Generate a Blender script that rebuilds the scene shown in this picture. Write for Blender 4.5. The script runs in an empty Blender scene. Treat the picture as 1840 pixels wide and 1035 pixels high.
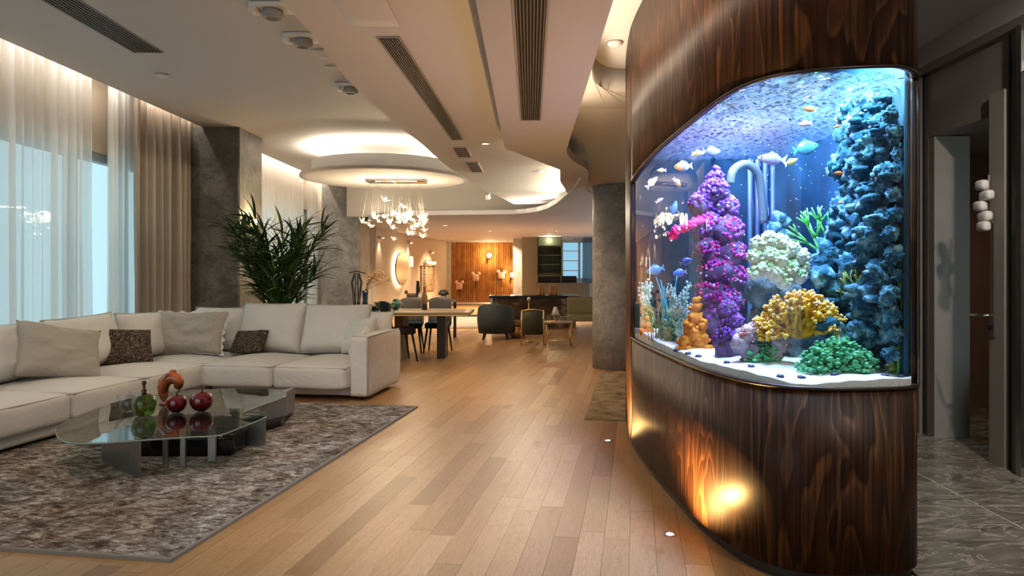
import bpy, bmesh, math, random
from mathutils import Vector, Matrix, noise as mnoise
random.seed(7)
S = bpy.context.scene
C = S.collection
# ---------------------------------------------------------------- camera, world, exposure
F, CX, CY, H = 1250.0, 950.0, 487.0, 1.3          # focal length in pixels of an 1840 px frame, vanishing point, eye height
cd = bpy.data.cameras.new('camera'); cam = bpy.data.objects.new('camera', cd); C.objects.link(cam)
cam.location = (0, 0, H); cam.rotation_euler = (math.radians(90), 0, 0)
cd.sensor_width = 36; cd.lens = F / 1840 * 36
cd.shift_x = -(CX - 920) / 1840; cd.shift_y = -(517.5 - CY) / 1840
cd.clip_start = 0.05; cd.clip_end = 200
S.camera = cam
S.view_settings.view_transform = 'Standard'; S.view_settings.look = 'None'
S.view_settings.exposure = 0.22; S.view_settings.gamma = 1.0
S.view_settings.use_curve_mapping = False
S.cycles.use_denoising = True
S.cycles.max_bounces = 7; S.cycles.diffuse_bounces = 3; S.cycles.glossy_bounces = 3
S.cycles.adaptive_threshold = 0.05
S.cycles.transparent_max_bounces = 24; S.cycles.transmission_bounces = 6
S.cycles.sample_clamp_indirect = 6.0
S.cycles.caustics_reflective = False; S.cycles.caustics_refractive = False
W = bpy.data.worlds.new('sky'); S.world = W; W.use_nodes = True
wb = W.node_tree.nodes['Background']
wb.inputs[0].default_value = (0.58, 0.71, 0.76, 1); wb.inputs[1].default_value = 1.5   # overcast dusk

def area(name, loc, direction, sx, sy, power, col, parent=None, spread=180, roll=None):
    l = bpy.data.lights.new(name, 'AREA'); l.shape = 'RECTANGLE'; l.size = sx; l.size_y = sy
    l.energy = power; l.color = col; l.spread = math.radians(spread)
    o = bpy.data.objects.new(name, l); C.objects.link(o); o.location = loc
    d = Vector(direction).normalized()
    if roll is None:
        o.rotation_euler = d.to_track_quat('-Z', 'Y').to_euler()
    else:                                           # roll = world direction of the light's long (x) side
        z = -d; x = Vector(roll); x = (x - z * x.dot(z)).normalized(); y = z.cross(x)
        o.rotation_euler = Matrix((x, y, z)).transposed().to_euler()
    if parent: o.parent = parent
    return o
def spot(name, loc, direction, power, col, angle=70, blend=0.6, radius=0.04, parent=None):
    l = bpy.data.lights.new(name, 'SPOT'); l.energy = power; l.color = col
    l.spot_size = math.radians(angle); l.spot_blend = blend; l.shadow_soft_size = radius
    o = bpy.data.objects.new(name, l); C.objects.link(o); o.location = loc
    o.rotation_euler = Vector(direction).normalized().to_track_quat('-Z', 'Y').to_euler()
    if parent: o.parent = parent
    return o
def point(name, loc, power, col, radius=0.05, parent=None):
    l = bpy.data.lights.new(name, 'POINT'); l.energy = power; l.color = col; l.shadow_soft_size = radius
    o = bpy.data.objects.new(name, l); C.objects.link(o); o.location = loc
    if parent: o.parent = parent
    return o
WARM = (1.0, 0.72, 0.45); WARM2 = (1.0, 0.80, 0.58); NEUT = (1.0, 0.90, 0.78)
# cove strips: along the curtain pocket, beside the aquarium wall
area('cove_strip_curtain', (-4.72, 6.7, 3.50), (-0.75, 0, -1), 6.2, 0.03, 26, (1, .90, .78), roll=(0, 1, 0))
area('cove_strip_curtain_far', (-4.72, 15.2, 3.50), (-0.75, 0, -1), 8.8, 0.03, 60, (1, .88, .74), roll=(0, 1, 0))
area('cove_strip_tank', (0.30, 4.2, 2.60), (0.75, 0, 1), 4.4, 0.04, 42, WARM2, roll=(0, 1, 0))

# ---------------------------------------------------------------- helpers
def XW(px, D): return (px - CX) / F * D
def ZW(py, D): return H - (py - CY) / F * D
def PD(px, py, D): return (XW(px, D), D, ZW(py, D))
def PZ(px, py, Z):
    D = (H - Z) * F / (py - CY); return (XW(px, D), D, Z)
def PZ2(px, py, Z): return PZ(px, py, Z)[:2]

class MB:
    def __init__(s): s.v = []; s.f = []; s.sm = []; s.uv = None
    def add(s, v, f, smooth=False):
        b = len(s.v); s.v += [tuple(p) for p in v]; s.f += [tuple(i + b for i in q) for q in f]; s.sm += [smooth] * len(f); return s
    def box(s, x0, x1, y0, y1, z0, z1, M=None):
        v = [(x, y, z) for z in (z0, z1) for y in (y0, y1) for x in (x0, x1)]
        if M is not None: v = [M @ Vector(p) for p in v]
        return s.add(v, [(0, 2, 3, 1), (4, 5, 7, 6), (0, 1, 5, 4), (2, 6, 7, 3), (0, 4, 6, 2), (1, 3, 7, 5)])
    def bar(s, a, b, w, t=None, up=(0, 0, 1)):
        a, b = Vector(a), Vector(b); d = (b - a); L = d.length; d.normalize()
        u = Vector(up)
        if abs(d.dot(u)) > .98: u = Vector((0, 1, 0))
        x = d.cross(u).normalized(); y = x.cross(d)
        M = Matrix((x, d, y)).transposed().to_4x4(); M.translation = a
        t = t or w
        return s.box(-w / 2, w / 2, 0, L, -t / 2, t / 2, M)
    def prism(s, poly, z0, z1):
        n = len(poly)
        ar = sum(poly[i][0] * poly[(i + 1) % n][1] - poly[(i + 1) % n][0] * poly[i][1] for i in range(n))
        if ar < 0: poly = poly[::-1]
        v = [(p[0], p[1], z0) for p in poly] + [(p[0], p[1], z1) for p in poly]
        f = [tuple(range(n))[::-1], tuple(range(n, 2 * n))] + [(i, (i + 1) % n, n + (i + 1) % n, n + i) for i in range(n)]
        return s.add(v, f)
    def tube(s, pts, r, n=8, closed=False, smooth=True, caps=True):
        pts = [Vector(p) for p in pts]; m = len(pts)
        rs = r if isinstance(r, (list, tuple)) else [r] * m
        v = []; up = None
        for i, p in enumerate(pts):
            if closed: d = pts[(i + 1) % m] - pts[i - 1]
            else: d = pts[min(i + 1, m - 1)] - pts[max(i - 1, 0)]
            if d.length < 1e-9: d = Vector((0, 0, 1))
            d.normalize()
            if up is None:
                up = Vector((0, 0, 1)) if abs(d.z) < .9 else Vector((1, 0, 0))
            x = d.cross(up)
            if x.length < 1e-4: x = d.orthogonal()
            x.normalize(); up = x.cross(d).normalized()
            for k in range(n):
                a = 2 * math.pi * k / n; v.append(p + (x * math.cos(a) + up * math.sin(a)) * rs[i])
        f = []
        for i in range(m if closed else m - 1):
            a, b = i * n, ((i + 1) % m) * n
            for k in range(n): f.append((a + k, a + (k + 1) % n, b + (k + 1) % n, b + k))
        if not closed and caps: f += [tuple(range(n))[::-1], tuple(range((m - 1) * n, m * n))]
        return s.add(v, f, smooth)
    def lathe(s, prof, n=24, c=(0, 0, 0), smooth=True, sx=1, sy=1):
        v = []; f = []; m = len(prof)
        for r, z in prof:
            for k in range(n):
                a = 2 * math.pi * k / n; v.append((c[0] + r * sx * math.cos(a), c[1] + r * sy * math.sin(a), c[2] + z))
        for i in range(m - 1):
            for k in range(n): f.append((i * n + k, i * n + (k + 1) % n, (i + 1) * n + (k + 1) % n, (i + 1) * n + k))
        if prof[0][0] > 1e-6: f.append(tuple(range(n))[::-1])
        if prof[-1][0] > 1e-6: f.append(tuple(range((m - 1) * n, m * n)))
        return s.add(v, f, smooth)
    def rbox(s, c, size, r, crown=0.0, n=6, wob=0.0, seed=0, bulge=0.0, M=None):
        sx, sy, sz = (q / 2 for q in size); r = min(r, sx * .98, sy * .98, sz * .98)
        idx = {}; v = []; f = []
        def key(i, j, k):
            q = (i, j, k)
            if q in idx: return idx[q]
            p = Vector((2 * i / n - 1, 2 * j / n - 1, 2 * k / n - 1))
            e = [math.copysign(abs(t) ** .55, t) if abs(t) > 0 else 0 for t in p]     # more points near the edges
            P = Vector((e[0] * sx, e[1] * sy, e[2] * sz))
            I = Vector((max(-sx + r, min(sx - r, P.x)), max(-sy + r, min(sy - r, P.y)), max(-sz + r, min(sz - r, P.z))))
            d = P - I
            if d.length > 1e-9: P = I + d.normalized() * r
            a, b, g = P.x / sx, P.y / sy, P.z / sz
            if g > 0: P.z += crown * (1 - a * a) * (1 - b * b)
            if bulge: P.y += math.copysign(bulge, b) * (1 - a * a) * (1 - g * g) * abs(b); P.x += math.copysign(bulge, a) * (1 - b * b) * (1 - g * g) * abs(a)
            if wob: P += Vector((mnoise.noise(P * 4 + Vector((seed, 0, 0))), mnoise.noise(P * 4 + Vector((0, seed + 9, 0))), mnoise.noise(P * 5 + Vector((0, 0, seed + 3))))) * wob
            idx[q] = len(v); v.append(P); return idx[q]
        for a in range(n):
            for b in range(n):
                f.append((key(a, b, 0), key(a, b + 1, 0), key(a + 1, b + 1, 0), key(a + 1, b, 0)))
                f.append((key(a, b, n), key(a + 1, b, n), key(a + 1, b + 1, n), key(a, b + 1, n)))
                f.append((key(a, 0, b), key(a + 1, 0, b), key(a + 1, 0, b + 1), key(a, 0, b + 1)))
                f.append((key(a, n, b), key(a, n, b + 1), key(a + 1, n, b + 1), key(a + 1, n, b)))
                f.append((key(0, a, b), key(0, a, b + 1), key(0, a + 1, b + 1), key(0, a + 1, b)))
                f.append((key(n, a, b), key(n, a + 1, b), key(n, a + 1, b + 1), key(n, a, b + 1)))
        c = Vector(c); v = [p + c for p in v]
        if M is not None: v = [M @ p for p in v]
        return s.add(v, f, True)
    def blob(s, c, rad, amp=0.0, freq=3.0, seed=0, sub=2, smooth=True, amp2=0.0):
        V, T = ico(sub); c = Vector(c); o = Vector((seed * 3.17, seed * 1.31, seed * .77)); out = []
        if isinstance(rad, (int, float)): rad = (rad,) * 3
        for p in V:
            k = 1 + amp * mnoise.noise(p * freq + o)
            if amp2: k += amp2 * mnoise.noise(p * freq * 3.1 + o)
            out.append((c.x + p.x * rad[0] * k, c.y + p.y * rad[1] * k, c.z + p.z * rad[2] * k))
        return s.add(out, T, smooth)
    def build(s, name, mat, parent=None, loc=None, rz=0):
        me = bpy.data.meshes.new(name); me.from_pydata(s.v, [], s.f)
        if any(s.sm):
            me.polygons.foreach_set('use_smooth', s.sm)
        if s.uv:
            u = me.uv_layers.new(name='UVMap')
            for lp in me.loops: u.data[lp.index].uv = s.uv[lp.vertex_index]
        assert all(max(q) < len(s.v) for q in s.f), name
        me.materials.append(mat); me.update()
        o = bpy.data.objects.new(name, me); C.objects.link(o)
        if parent is not None: o.parent = parent
        if loc is not None: o.location = loc
        if rz: o.rotation_euler = (0, 0, rz)
        return o
_ico = {}
def ico(sub):
    if sub not in _ico:
        b = bmesh.new(); bmesh.ops.create_icosphere(b, subdivisions=sub, radius=1)
        b.verts.ensure_lookup_table()
        _ico[sub] = ([v.co.copy() for v in b.verts], [tuple(v.index for v in f.verts) for f in b.faces]); b.free()
    return _ico[sub]
def tag(o, label, cat, group=None):
    o['label'] = label; o['category'] = cat
    if group: o['group'] = group
    return o
def struct(o, label=None):
    o['kind'] = 'structure'
    if label: o['label'] = label
    return o
def stuff(o): o['kind'] = 'stuff'; return o
def thing(name, label, cat, loc=(0, 0, 0), rz=0, group=None):
    o = bpy.data.objects.new(name, None); C.objects.link(o); o.empty_display_size = .1
    o.location = loc; o.rotation_euler = (0, 0, rz); return tag(o, label, cat, group)
def inst(o, name=None, parent=None, loc=None, rot=None, scale=None):
    c = o.copy(); C.objects.link(c); c.parent = parent
    if name: c.name = name
    if loc is not None: c.location = loc
    if rot is not None: c.rotation_euler = rot
    if scale is not None: c.scale = scale
    return c
def mod(o, kind, **kw):
    m = o.modifiers.new(kind.lower(), kind)
    for k, v in kw.items(): setattr(m, k, v)
    return o
def catmull(P, per=8):
    P = [Vector(p) for p in P]; out = []
    for i in range(len(P) - 1):
        p0, p1, p2, p3 = P[max(i - 1, 0)], P[i], P[i + 1], P[min(i + 2, len(P) - 1)]
        for k in range(per):
            t = k / per
            out.append(.5 * ((2 * p1) + (-p0 + p2) * t + (2 * p0 - 5 * p1 + 4 * p2 - p3) * t * t + (-p0 + 3 * p1 - 3 * p2 + p3) * t ** 3))
    out.append(P[-1]); return out
def lerp_table(T, x):
    if x <= T[0][0]: return T[0][1]
    for (a, b), (c, d) in zip(T, T[1:]):
        if x <= c: return b + (d - b) * (x - a) / (c - a)
    return T[-1][1]

# ---------------------------------------------------------------- materials
class Mt:
    def __init__(s, name):
        s.m = bpy.data.materials.new(name); s.m.use_nodes = True; s.t = s.m.node_tree
        s.b = s.t.nodes['Principled BSDF']; s.o = s.t.nodes['Material Output']
    def n(s, typ, ins=None, **at):
        k = s.t.nodes.new('ShaderNode' + typ)
        for a, v in at.items(): setattr(k, a, v)
        for key, v in (ins or {}).items(): s.put(k.inputs[key], v)
        return k
    def put(s, sock, v):
        if isinstance(v, bpy.types.NodeSocket): s.t.links.new(v, sock)
        elif isinstance(v, (tuple, list)) and sock.type == 'RGBA' and len(v) == 3: sock.default_value = (*v, 1)
        else: sock.default_value = v
    def set(s, **kw):
        names = dict(col='Base Color', rough='Roughness', metal='Metallic', spec='Specular IOR Level', trans='Transmission Weight', ior='IOR', emit='Emission Color', es='Emission Strength', normal='Normal', alpha='Alpha', sheen='Sheen Weight', coat='Coat Weight', coatr='Coat Roughness', sss='Subsurface Weight')
        for k, v in kw.items(): s.put(s.b.inputs[names[k]], v)
        return s
    def co(s, which='Object', scale=(1, 1, 1), rot=(0, 0, 0), loc=(0, 0, 0)):
        if which == 'World': src = s.n('NewGeometry').outputs['Position']
        else: src = s.n('TexCoord').outputs[which]
        return s.n('Mapping', {'Vector': src, 'Scale': scale, 'Rotation': rot, 'Location': loc}).outputs[0]
    def noise(s, vec, scale=5, detail=3, rough=.5, dist=0.0):
        return s.n('TexNoise', {'Vector': vec, 'Scale': scale, 'Detail': detail, 'Roughness': rough, 'Distortion': dist}).outputs['Fac']
    def ramp(s, fac, stops, interp='LINEAR'):
        r = s.n('ValToRGB', {'Fac': fac}); e = r.color_ramp.elements; r.color_ramp.interpolation = interp
        while len(e) < len(stops): e.new(.5)
        for k, (p, c) in zip(e, stops):
            k.position = p; k.color = (*c, 1) if len(c) == 3 else c
        return r.outputs['Color']
    def mixc(s, fac, a, b, blend='MIX'):
        k = s.n('Mix', data_type='RGBA', blend_type=blend)
        s.put(k.inputs[0], fac); s.put(k.inputs[6], a); s.put(k.inputs[7], b); return k.outputs[2]
    def math(s, op, a, b=0.0):
        k = s.n('Math', operation=op); s.put(k.inputs[0], a); s.put(k.inputs[1], b); return k.outputs[0]
    def bump(s, h, st=.3, dist=.01):
        s.put(s.b.inputs['Normal'], s.n('Bump', {'Height': h, 'Strength': st, 'Distance': dist}).outputs[0]); return s
def plain(name, col, rough=.5, metal=0, **kw): return Mt(name).set(col=col, rough=rough, metal=metal, **kw).m
def emit(name, col, st):
    m = Mt(name); e = m.n('Emission', {'Color': col, 'Strength': st}); m.t.links.new(e.outputs[0], m.o.inputs[0]); return m.m
def fabric(name, c1, c2, scale=60, rough=.95, bump=.25, big=2.0, detail=4, dist=.004, wrinkle=0):
    m = Mt(name); v = m.co('Object')
    a = m.noise(v, scale, detail, .6); b = m.noise(v, big, 3)
    m.set(col=m.mixc(m.math('MULTIPLY', m.math('ADD', a, b), .5), c1, c2), rough=rough, spec=.2)
    if wrinkle:
        w = m.noise(v, 5.5, 3, .5, 1.6); k = m.n('Bump', {'Height': w, 'Strength': wrinkle, 'Distance': .03})
        f_ = m.n('Bump', {'Height': a, 'Strength': bump, 'Distance': dist, 'Normal': k.outputs[0]}); m.put(m.b.inputs['Normal'], f_.outputs[0]); return m.m
    return m.bump(a, bump, dist).m
def clear(name, tint, ior=1.45, rough=0.0, refl=(1, 1, 1), boost=0.0):
    """thin see-through sheet: tinted straight-through light plus Fresnel reflection"""
    m = Mt(name); f0 = ((ior - 1) / (ior + 1)) ** 2
    fr = m.math('ADD', m.math('MULTIPLY', m.math('POWER', m.n('LayerWeight', {'Blend': .5}).outputs['Facing'], 5.0), 1 - f0), f0)
    if boost: fr = m.math('ADD', fr, boost)
    t = m.n('BsdfTransparent', {'Color': (*tint, 1)}); g = m.n('BsdfGlossy', {'Color': (*refl, 1), 'Roughness': rough})
    x = m.n('MixShader', {'Fac': fr}); m.t.links.new(t.outputs[0], x.inputs[1]); m.t.links.new(g.outputs[0], x.inputs[2])
    m.t.links.new(x.outputs[0], m.o.inputs[0]); return m.m
ROT = math.radians(-8.7)                       # boards, rug and sofa are turned against the room
def oak(name, per_object):
    m = Mt(name)
    rnd = m.n('ObjectInfo').outputs['Random'] if per_object else m.n('NewGeometry').outputs['Random Per Island']
    v = m.co('World', rot=(0, 0, -ROT))
    off = m.n('CombineXYZ', {'X': m.math('MULTIPLY', rnd, 7.3), 'Y': m.math('MULTIPLY', rnd, 31.7), 'Z': m.math('MULTIPLY', rnd, 5.1)}).outputs[0]
    v = m.n('VectorMath', {0: v, 1: off}, operation='ADD').outputs[0]
    g = m.n('Mapping', {'Vector': v, 'Scale': (9, .9, 1)}).outputs[0]
    g1 = m.noise(g, 2.2, 5, .55, 1.8)
    rings = m.math('FRACT', m.math('MULTIPLY', g1, 11))
    rings = m.ramp(rings, [(0, (.50,) * 3), (.2, (1.03,) * 3), (.78, (.95,) * 3), (1, (.55,) * 3)])
    f = m.n('Mapping', {'Vector': v, 'Scale': (160, 5, 1)}).outputs[0]
    fine = m.ramp(m.noise(f, 1, 2), [(.3, (.86,) * 3), (.62, (1.05,) * 3)])
    base = m.ramp(rnd, [(0, (.28, .145, .062)), (.05, (.33, .175, .075)), (.12, (.385, .212, .088)), (.5, (.43, .240, .103)), (.9, (.475, .275, .125)), (1, (.51, .305, .147))])
    kn = m.ramp(m.noise(m.n('Mapping', {'Vector': v, 'Scale': (2.2, .8, 1)}).outputs[0], 2.4, 2), [(.23, (.55, .45, .4)), (.30, (1, 1, 1))])
    c = m.mixc(.55, base, m.mixc(1, base, rings, 'MULTIPLY'))
    c = m.mixc(.7, c, m.mixc(1, c, fine, 'MULTIPLY')); c = m.mixc(.6, c, m.mixc(1, c, kn, 'MULTIPLY'))
    m.set(col=c, rough=m.math('ADD', m.math('MULTIPLY', g1, .12), .30), spec=.4)
    return m.bump(m.noise(f, 1, 2), .06, .002).m
def walnut(name):
    m = Mt(name); v = m.n('TexCoord').outputs['UV']
    w = m.n('Mapping', {'Vector': v, 'Scale': (3.4, .55, 1)}).outputs[0]
    n1 = m.noise(w, 1.7, 2, .4, .7)
    rings = m.math('FRACT', m.math('MULTIPLY', n1, 8))
    fig = m.ramp(rings, [(0, (.024, .009, .0045)), (.42, (.038, .0145, .0065)), (.68, (.054, .0215, .009)), (.86, (.092, .037, .0135)), (.95, (.064, .026, .010)), (1, (.026, .0095, .0045))])
    s1 = m.n('Mapping', {'Vector': v, 'Scale': (60, .30, 1)}).outputs[0]
    stripe = m.noise(s1, 1, 3, .6, .15)
    st = m.ramp(stripe, [(.30, (.32, .30, .29)), (.5, (1, 1, 1)), (.68, (1.75, 1.65, 1.5))])
    big = m.ramp(m.noise(m.n('Mapping', {'Vector': v, 'Scale': (5, .25, 1)}).outputs[0], 1.6, 2), [(.3, (.75,) * 3), (.7, (1.2,) * 3)])
    c = m.mixc(1, m.mixc(1, fig, st, 'MULTIPLY'), big, 'MULTIPLY')
    m.set(col=c, rough=.45, spec=.18)
    return m.bump(stripe, .05, .003).m
def plaster(name, c1, c2, c3, scale=2.2, bump=.6):
    m = Mt(name); v = m.co('World')
    a = m.noise(v, scale, 6, .62, 1.2); b = m.noise(v, scale * 4, 5, .6, 2.0)
    m.set(col=m.ramp(m.math('ADD', m.math('MULTIPLY', a, .65), m.math('MULTIPLY', b, .35)), [(.32, c1), (.5, c2), (.68, c3)]), rough=.45, spec=.35)
    return m.bump(m.math('ADD', a, m.math('MULTIPLY', b, .6)), bump, .02).m
def marble(name):
    m = Mt(name); r = m.n('ObjectInfo').outputs['Random']
    v = m.n('VectorMath', {0: m.co('World', scale=(1, 2.2, 1), rot=(0, 0, .25)), 1: m.n('CombineXYZ', {'X': m.math('MULTIPLY', r, 9.0)}).outputs[0]}, operation='ADD').outputs[0]
    a = m.noise(v, 2.4, 8, .6, 1.6)
    vein = m.math('ABSOLUTE', m.math('SUBTRACT', m.noise(v, 1.7, 6, .62, 2.2), .5))
    c = m.ramp(a, [(.3, (.095, .085, .072)), (.5, (.17, .155, .135)), (.7, (.25, .23, .20))])
    c = m.mixc(m.ramp(vein, [(0, (.85,) * 3), (.012, (.35,) * 3), (.035, (0,) * 3)]), c, (.50, .46, .40))
    return m.set(col=c, rough=.12, spec=.5).m
def rugmat(name):
    m = Mt(name); v = m.co('Object')
    a = m.noise(m.n('Mapping', {'Vector': v, 'Scale': (1.0, 1.9, 1)}).outputs[0], 13, 9, .74, .9)
    b = m.noise(v, 1.5, 3, .5); d = m.noise(v, 70, 3, .6); e = m.noise(v, 3.2, 6, .65, 1.2)
    c = m.ramp(a, [(.36, (.060, .044, .034)), (.45, (.15, .122, .10)), (.53, (.29, .27, .255)), (.62, (.48, .475, .47))])
    c = m.mixc(m.ramp(b, [(.42, (0,) * 3), (.62, (.55,) * 3)]), c, m.mixc(1, c, (.80, .60, .42), 'MULTIPLY'))
    c = m.mixc(.55, c, m.mixc(1, c, m.ramp(d, [(.3, (.5,) * 3), (.7, (1.5,) * 3)]), 'MULTIPLY'))
    c = m.mixc(1, c, m.ramp(e, [(.34, (.50, .43, .37)), (.5, (1.15, 1.13, 1.12)), (.66, (1.7, 1.72, 1.76))]), 'MULTIPLY')
    m.set(col=c, rough=1.0, spec=.05); return m.bump(m.math('ADD', a, d), .9, .012).m
def sheer(name, col, through, lucent=.55):
    m = Mt(name)
    d = m.n('BsdfDiffuse', {'Color': (*col, 1)}); tl = m.n('BsdfTranslucent', {'Color': (*col, 1)}); tr = m.n('BsdfTransparent')
    x = m.n('MixShader', {'Fac': lucent}); m.t.links.new(d.outputs[0], x.inputs[1]); m.t.links.new(tl.outputs[0], x.inputs[2])
    y = m.n('MixShader', {'Fac': through}); m.t.links.new(x.outputs[0], y.inputs[1]); m.t.links.new(tr.outputs[0], y.inputs[2])
    m.t.links.new(y.outputs[0], m.o.inputs[0]); return m.m
def speckle(name, stops, scale=20, rough=.8, bump=.5, dist=.01, detail=5, which='Object'):
    m = Mt(name); v = m.co(which); a = m.noise(v, scale, detail, .65, .4)
    m.set(col=m.ramp(a, stops), rough=rough, spec=.2); return m.bump(a, bump, dist).m

OAK, OAK2, WALNUT = oak('oak_plank', True), oak('oak_plank_far', False), walnut('walnut_veneer')
CEIL = plain('ceiling_paint', (.57, .55, .535), .7); CEIL2 = plain('ceiling_paint_taupe', (.46, .415, .36), .7)
WALLB = plain('beige_wall_paint', (.50, .41, .31), .75); WALLG = plain('grey_wall_panel', (.23, .205, .18), .45)
DARK = plain('black_gap', (.012, .012, .013), .5); STEEL = plain('brushed_steel', (.50, .49, .47), .32, 1.0)
BRONZE = plain('dark_bronze', (.06, .045, .038), .35, .8); GOLD = plain('polished_brass', (.80, .52, .20), .25, 1.0)
PLASTER = plaster('olive_plaster', (.070, .064, .050), (.135, .125, .105), (.24, .225, .195))
PLASTER2 = plaster('grey_plaster', (.15, .14, .125), (.27, .255, .235), (.42, .40, .37), 3.0)
ROUGHC = plaster('rough_grey_render', (.17, .16, .15), (.29, .275, .26), (.46, .44, .42), 4.0, .9)
LINEN = fabric('white_linen', (.74, .72, .685), (.64, .62, .585), 90, .95, .12, wrinkle=.35)
PIPE = plain('linen_piping', (.50, .465, .415), .9)
# ---------------------------------------------------------------- the setting
# oak floor: base slab plus single boards
fl = struct(MB().box(-6.5, 2.045, -3.2, 28, -.16, -.012).build('floor', plain('subfloor', (.30, .17, .08), .7)), 'oak board floor running through the open-plan room')
def plank_mesh():
    b = MB(); e = .012
    v = [(-.5, -.5, -1), (.5, -.5, -1), (.5, .5, -1), (-.5, .5, -1), (-.5, -.5, 0), (.5, -.5, 0), (.5, .5, 0), (-.5, .5, 0)]
    b.add(v, [(0, 3, 2, 1), (4, 5, 6, 7), (0, 1, 5, 4), (1, 2, 6, 5), (2, 3, 7, 6), (3, 0, 4, 7)]); return b
rnd = random.Random(11); boards = []
cu, sv = math.cos(ROT), math.sin(ROT)
def rot2(u, v): return (u * cu - v * sv, u * sv + v * cu)
u = -8.2; PW = .122
while u < 4.5:
    v = -1.5 + rnd.uniform(-1.5, 0)
    while v < 27.5:
        L = rnd.choice((.45, .7, .95, 1.2, 1.45, 1.7, 1.9)); c = rot2(u + PW / 2, v + L / 2)
        D = c[1]
        if 1.9 < D < 27 and -5.0 < c[0] < (1.75 if D > 6.8 else 1.0 if D > 3.7 else 1.45):
            px = CX + F * c[0] / D; py = CY + F * H / D
            seen = (-140 if D > 4.2 else -700) < px < 1400 and not (px < 150 and 700 < py < 900)
            # hidden under sofa and rug
            q = (c[0] + 1.604, c[1] - 6.915); lu = q[0] * cu + q[1] * sv; lv = -q[0] * sv + q[1] * cu
            if -2.6 < lu < -.2 and .25 < lv < .7: seen = False
            if -4.6 < lu < -1.9 and lv < .7: seen = False
            q = (c[0] + 1.609, c[1] - 3.119); lu2 = q[0] * cu + q[1] * sv; lv2 = -q[0] * sv + q[1] * cu
            if -2.2 < lu2 < -.15 and .75 < lv2 < 2.8: seen = False
            if seen: boards.append((F * PW / D * (F * H * L / D / D), c, L))
        v += L
    u += PW
boards.sort(reverse=True)
pl0 = None
for k, (a, c, L) in enumerate(boards[:300]):
    if pl0 is None: pl0 = plank_mesh().build('plank', OAK, fl); o = pl0
    else: o = inst(pl0, 'plank', fl)
    o.location = (c[0], c[1], rnd.uniform(-.0006, 0)); o.rotation_euler = (0, 0, ROT); o.scale = (PW - .0013, L - .0013, .011)
rest = MB()
for a, c, L in boards[300:]:
    M = Matrix.Translation((c[0], c[1], 0)) @ Matrix.Rotation(ROT, 4, 'Z')
    rest.box(-PW / 2 + .0015, PW / 2 - .0015, -L / 2 + .0015, L / 2 - .0015, -.011, 0, M)
stuff(rest.build('distant_planks', OAK2, fl))
# marble floor of the corridor
fm = struct(MB().box(2.05, 4.6, -3.2, 10, -.16, -.0012).build('floor', plain('pale_grout', (.62, .60, .56), .8)), 'polished grey veined marble tiles of the corridor')
MARB = marble('grey_veined_marble'); t0 = None
for xa, xb in ((1.66, 2.4965), (2.503, 3.60), (3.606, 4.5)):
    for ya, yb in ((1.25, 2.547), (2.553, 3.847), (3.853, 5.147), (5.153, 6.447), (6.453, 7.75)):
        MB().box(xa, xb, ya, yb, -.0009, 0).build('tile', MARB, fm)

# ceilings
struct(MB().box(-4.65, 3.75, -3.2, 28, 3.35, 3.47).build('ceiling', CEIL), 'high off-white ceiling along the curtain wall')
struct(MB().box(-5.35, -4.63, -3.2, 28, 3.66, 3.75).box(-4.66, -4.63, -3.2, 28, 3.46, 3.68).build('ceiling', CEIL), 'curtain pocket above the drapes')
mid = [(-1.27, -3.2), (-1.22, 3.0), (-1.205, 3.86), (-1.255, 4.82), (-1.21, 6.07), (-1.105, 7.27), (-1.06, 8.29), (-1.0, 9.07), (-.90, 9.76), (-.80, 10.86), (-.275, 13.75),
       (.65, 13.9), (.65, 9.5), (.60, 8.4), (.48, 7.7), (.36, 7.1), (.30, 6.3), (.30, -3.2)]
struct(MB().prism(mid, 2.62, 3.352).build('ceiling', CEIL), 'lowered middle ceiling with a wavy edge')
rib = [(-.22, -3.2), (-.22, 6.30)] + [(-.20, 6.42), (-.15, 6.52)] + [(.637, 8.38), (.60, 9.6), (.46, 11.5), (.33, 12.5), (.157, 13.1), (-.05, 13.45), (-.28, 13.7), (-2.4, 14.0), (-3.0, 14.3), (-3.45, 15.0), (-3.7, 16.0), (-4.1, 16.9), (-3.0, 27.5), (3.0, 27.5), (3.0, 10.2)]
rib += [tuple(p) for p in catmull([Vector(q) for q in ((.95, 10.2), (.80, 9.6), (.767, 9.1), (.717, 8.38), (.646, 7.69), (.455, 7.1), (.362, 6.6), (.35, 6.2))], 5)] + [(.35, -3.2)]
struct(MB().prism(rib, 2.42, 2.505).build('ceiling', plain('ceiling_paint_cool', (.44, .425, .44), .7)), 'floating ceiling ribbon with a dark air vent and curved tip')
# chamfer strip along the ribbon's window side
b = MB(); b.add([(-.22, -3.2, 2.42), (-.22, 5.1, 2.42), (-.285, -3.2, 2.50), (-.222, 5.1, 2.503), (-.22, -3.2, 2.50), (-.22, 5.1, 2.504)], [(0, 2, 3, 1), (2, 4, 5, 3), (0, 1, 5, 4)])
struct(b.build('trim_1', CEIL2))
area('cove_strip_tip', (.60, 10.0, 2.56), (-1, 0, .35), 3.0, .03, 90, (1, .86, .62), roll=(-.17, 3.1, 0))
area('cove_strip_tip', (.30, 12.8, 2.56), (-.8, -.6, .35), 1.7, .03, 60, (1, .86, .62), roll=(-.3, 1.6, 0))
area('cove_strip_tip', (-.15, 13.66, 2.56), (-.3, -1, .35), .6, .03, 22, (1, .86, .62), roll=(-1, .2, 0))
area('cove_strip_tip', (.30, 7.75, 2.56), (-.9, .45, .35), 1.4, .03, 5, (1, .82, .58), roll=(.86, 2.08, 0))
area('cove_strip_soffit', (-1.5, 14.25, 2.53), (0, .5, 1), 2.6, .03, 7, (1, .86, .64), roll=(1, 0, 0))
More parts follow.
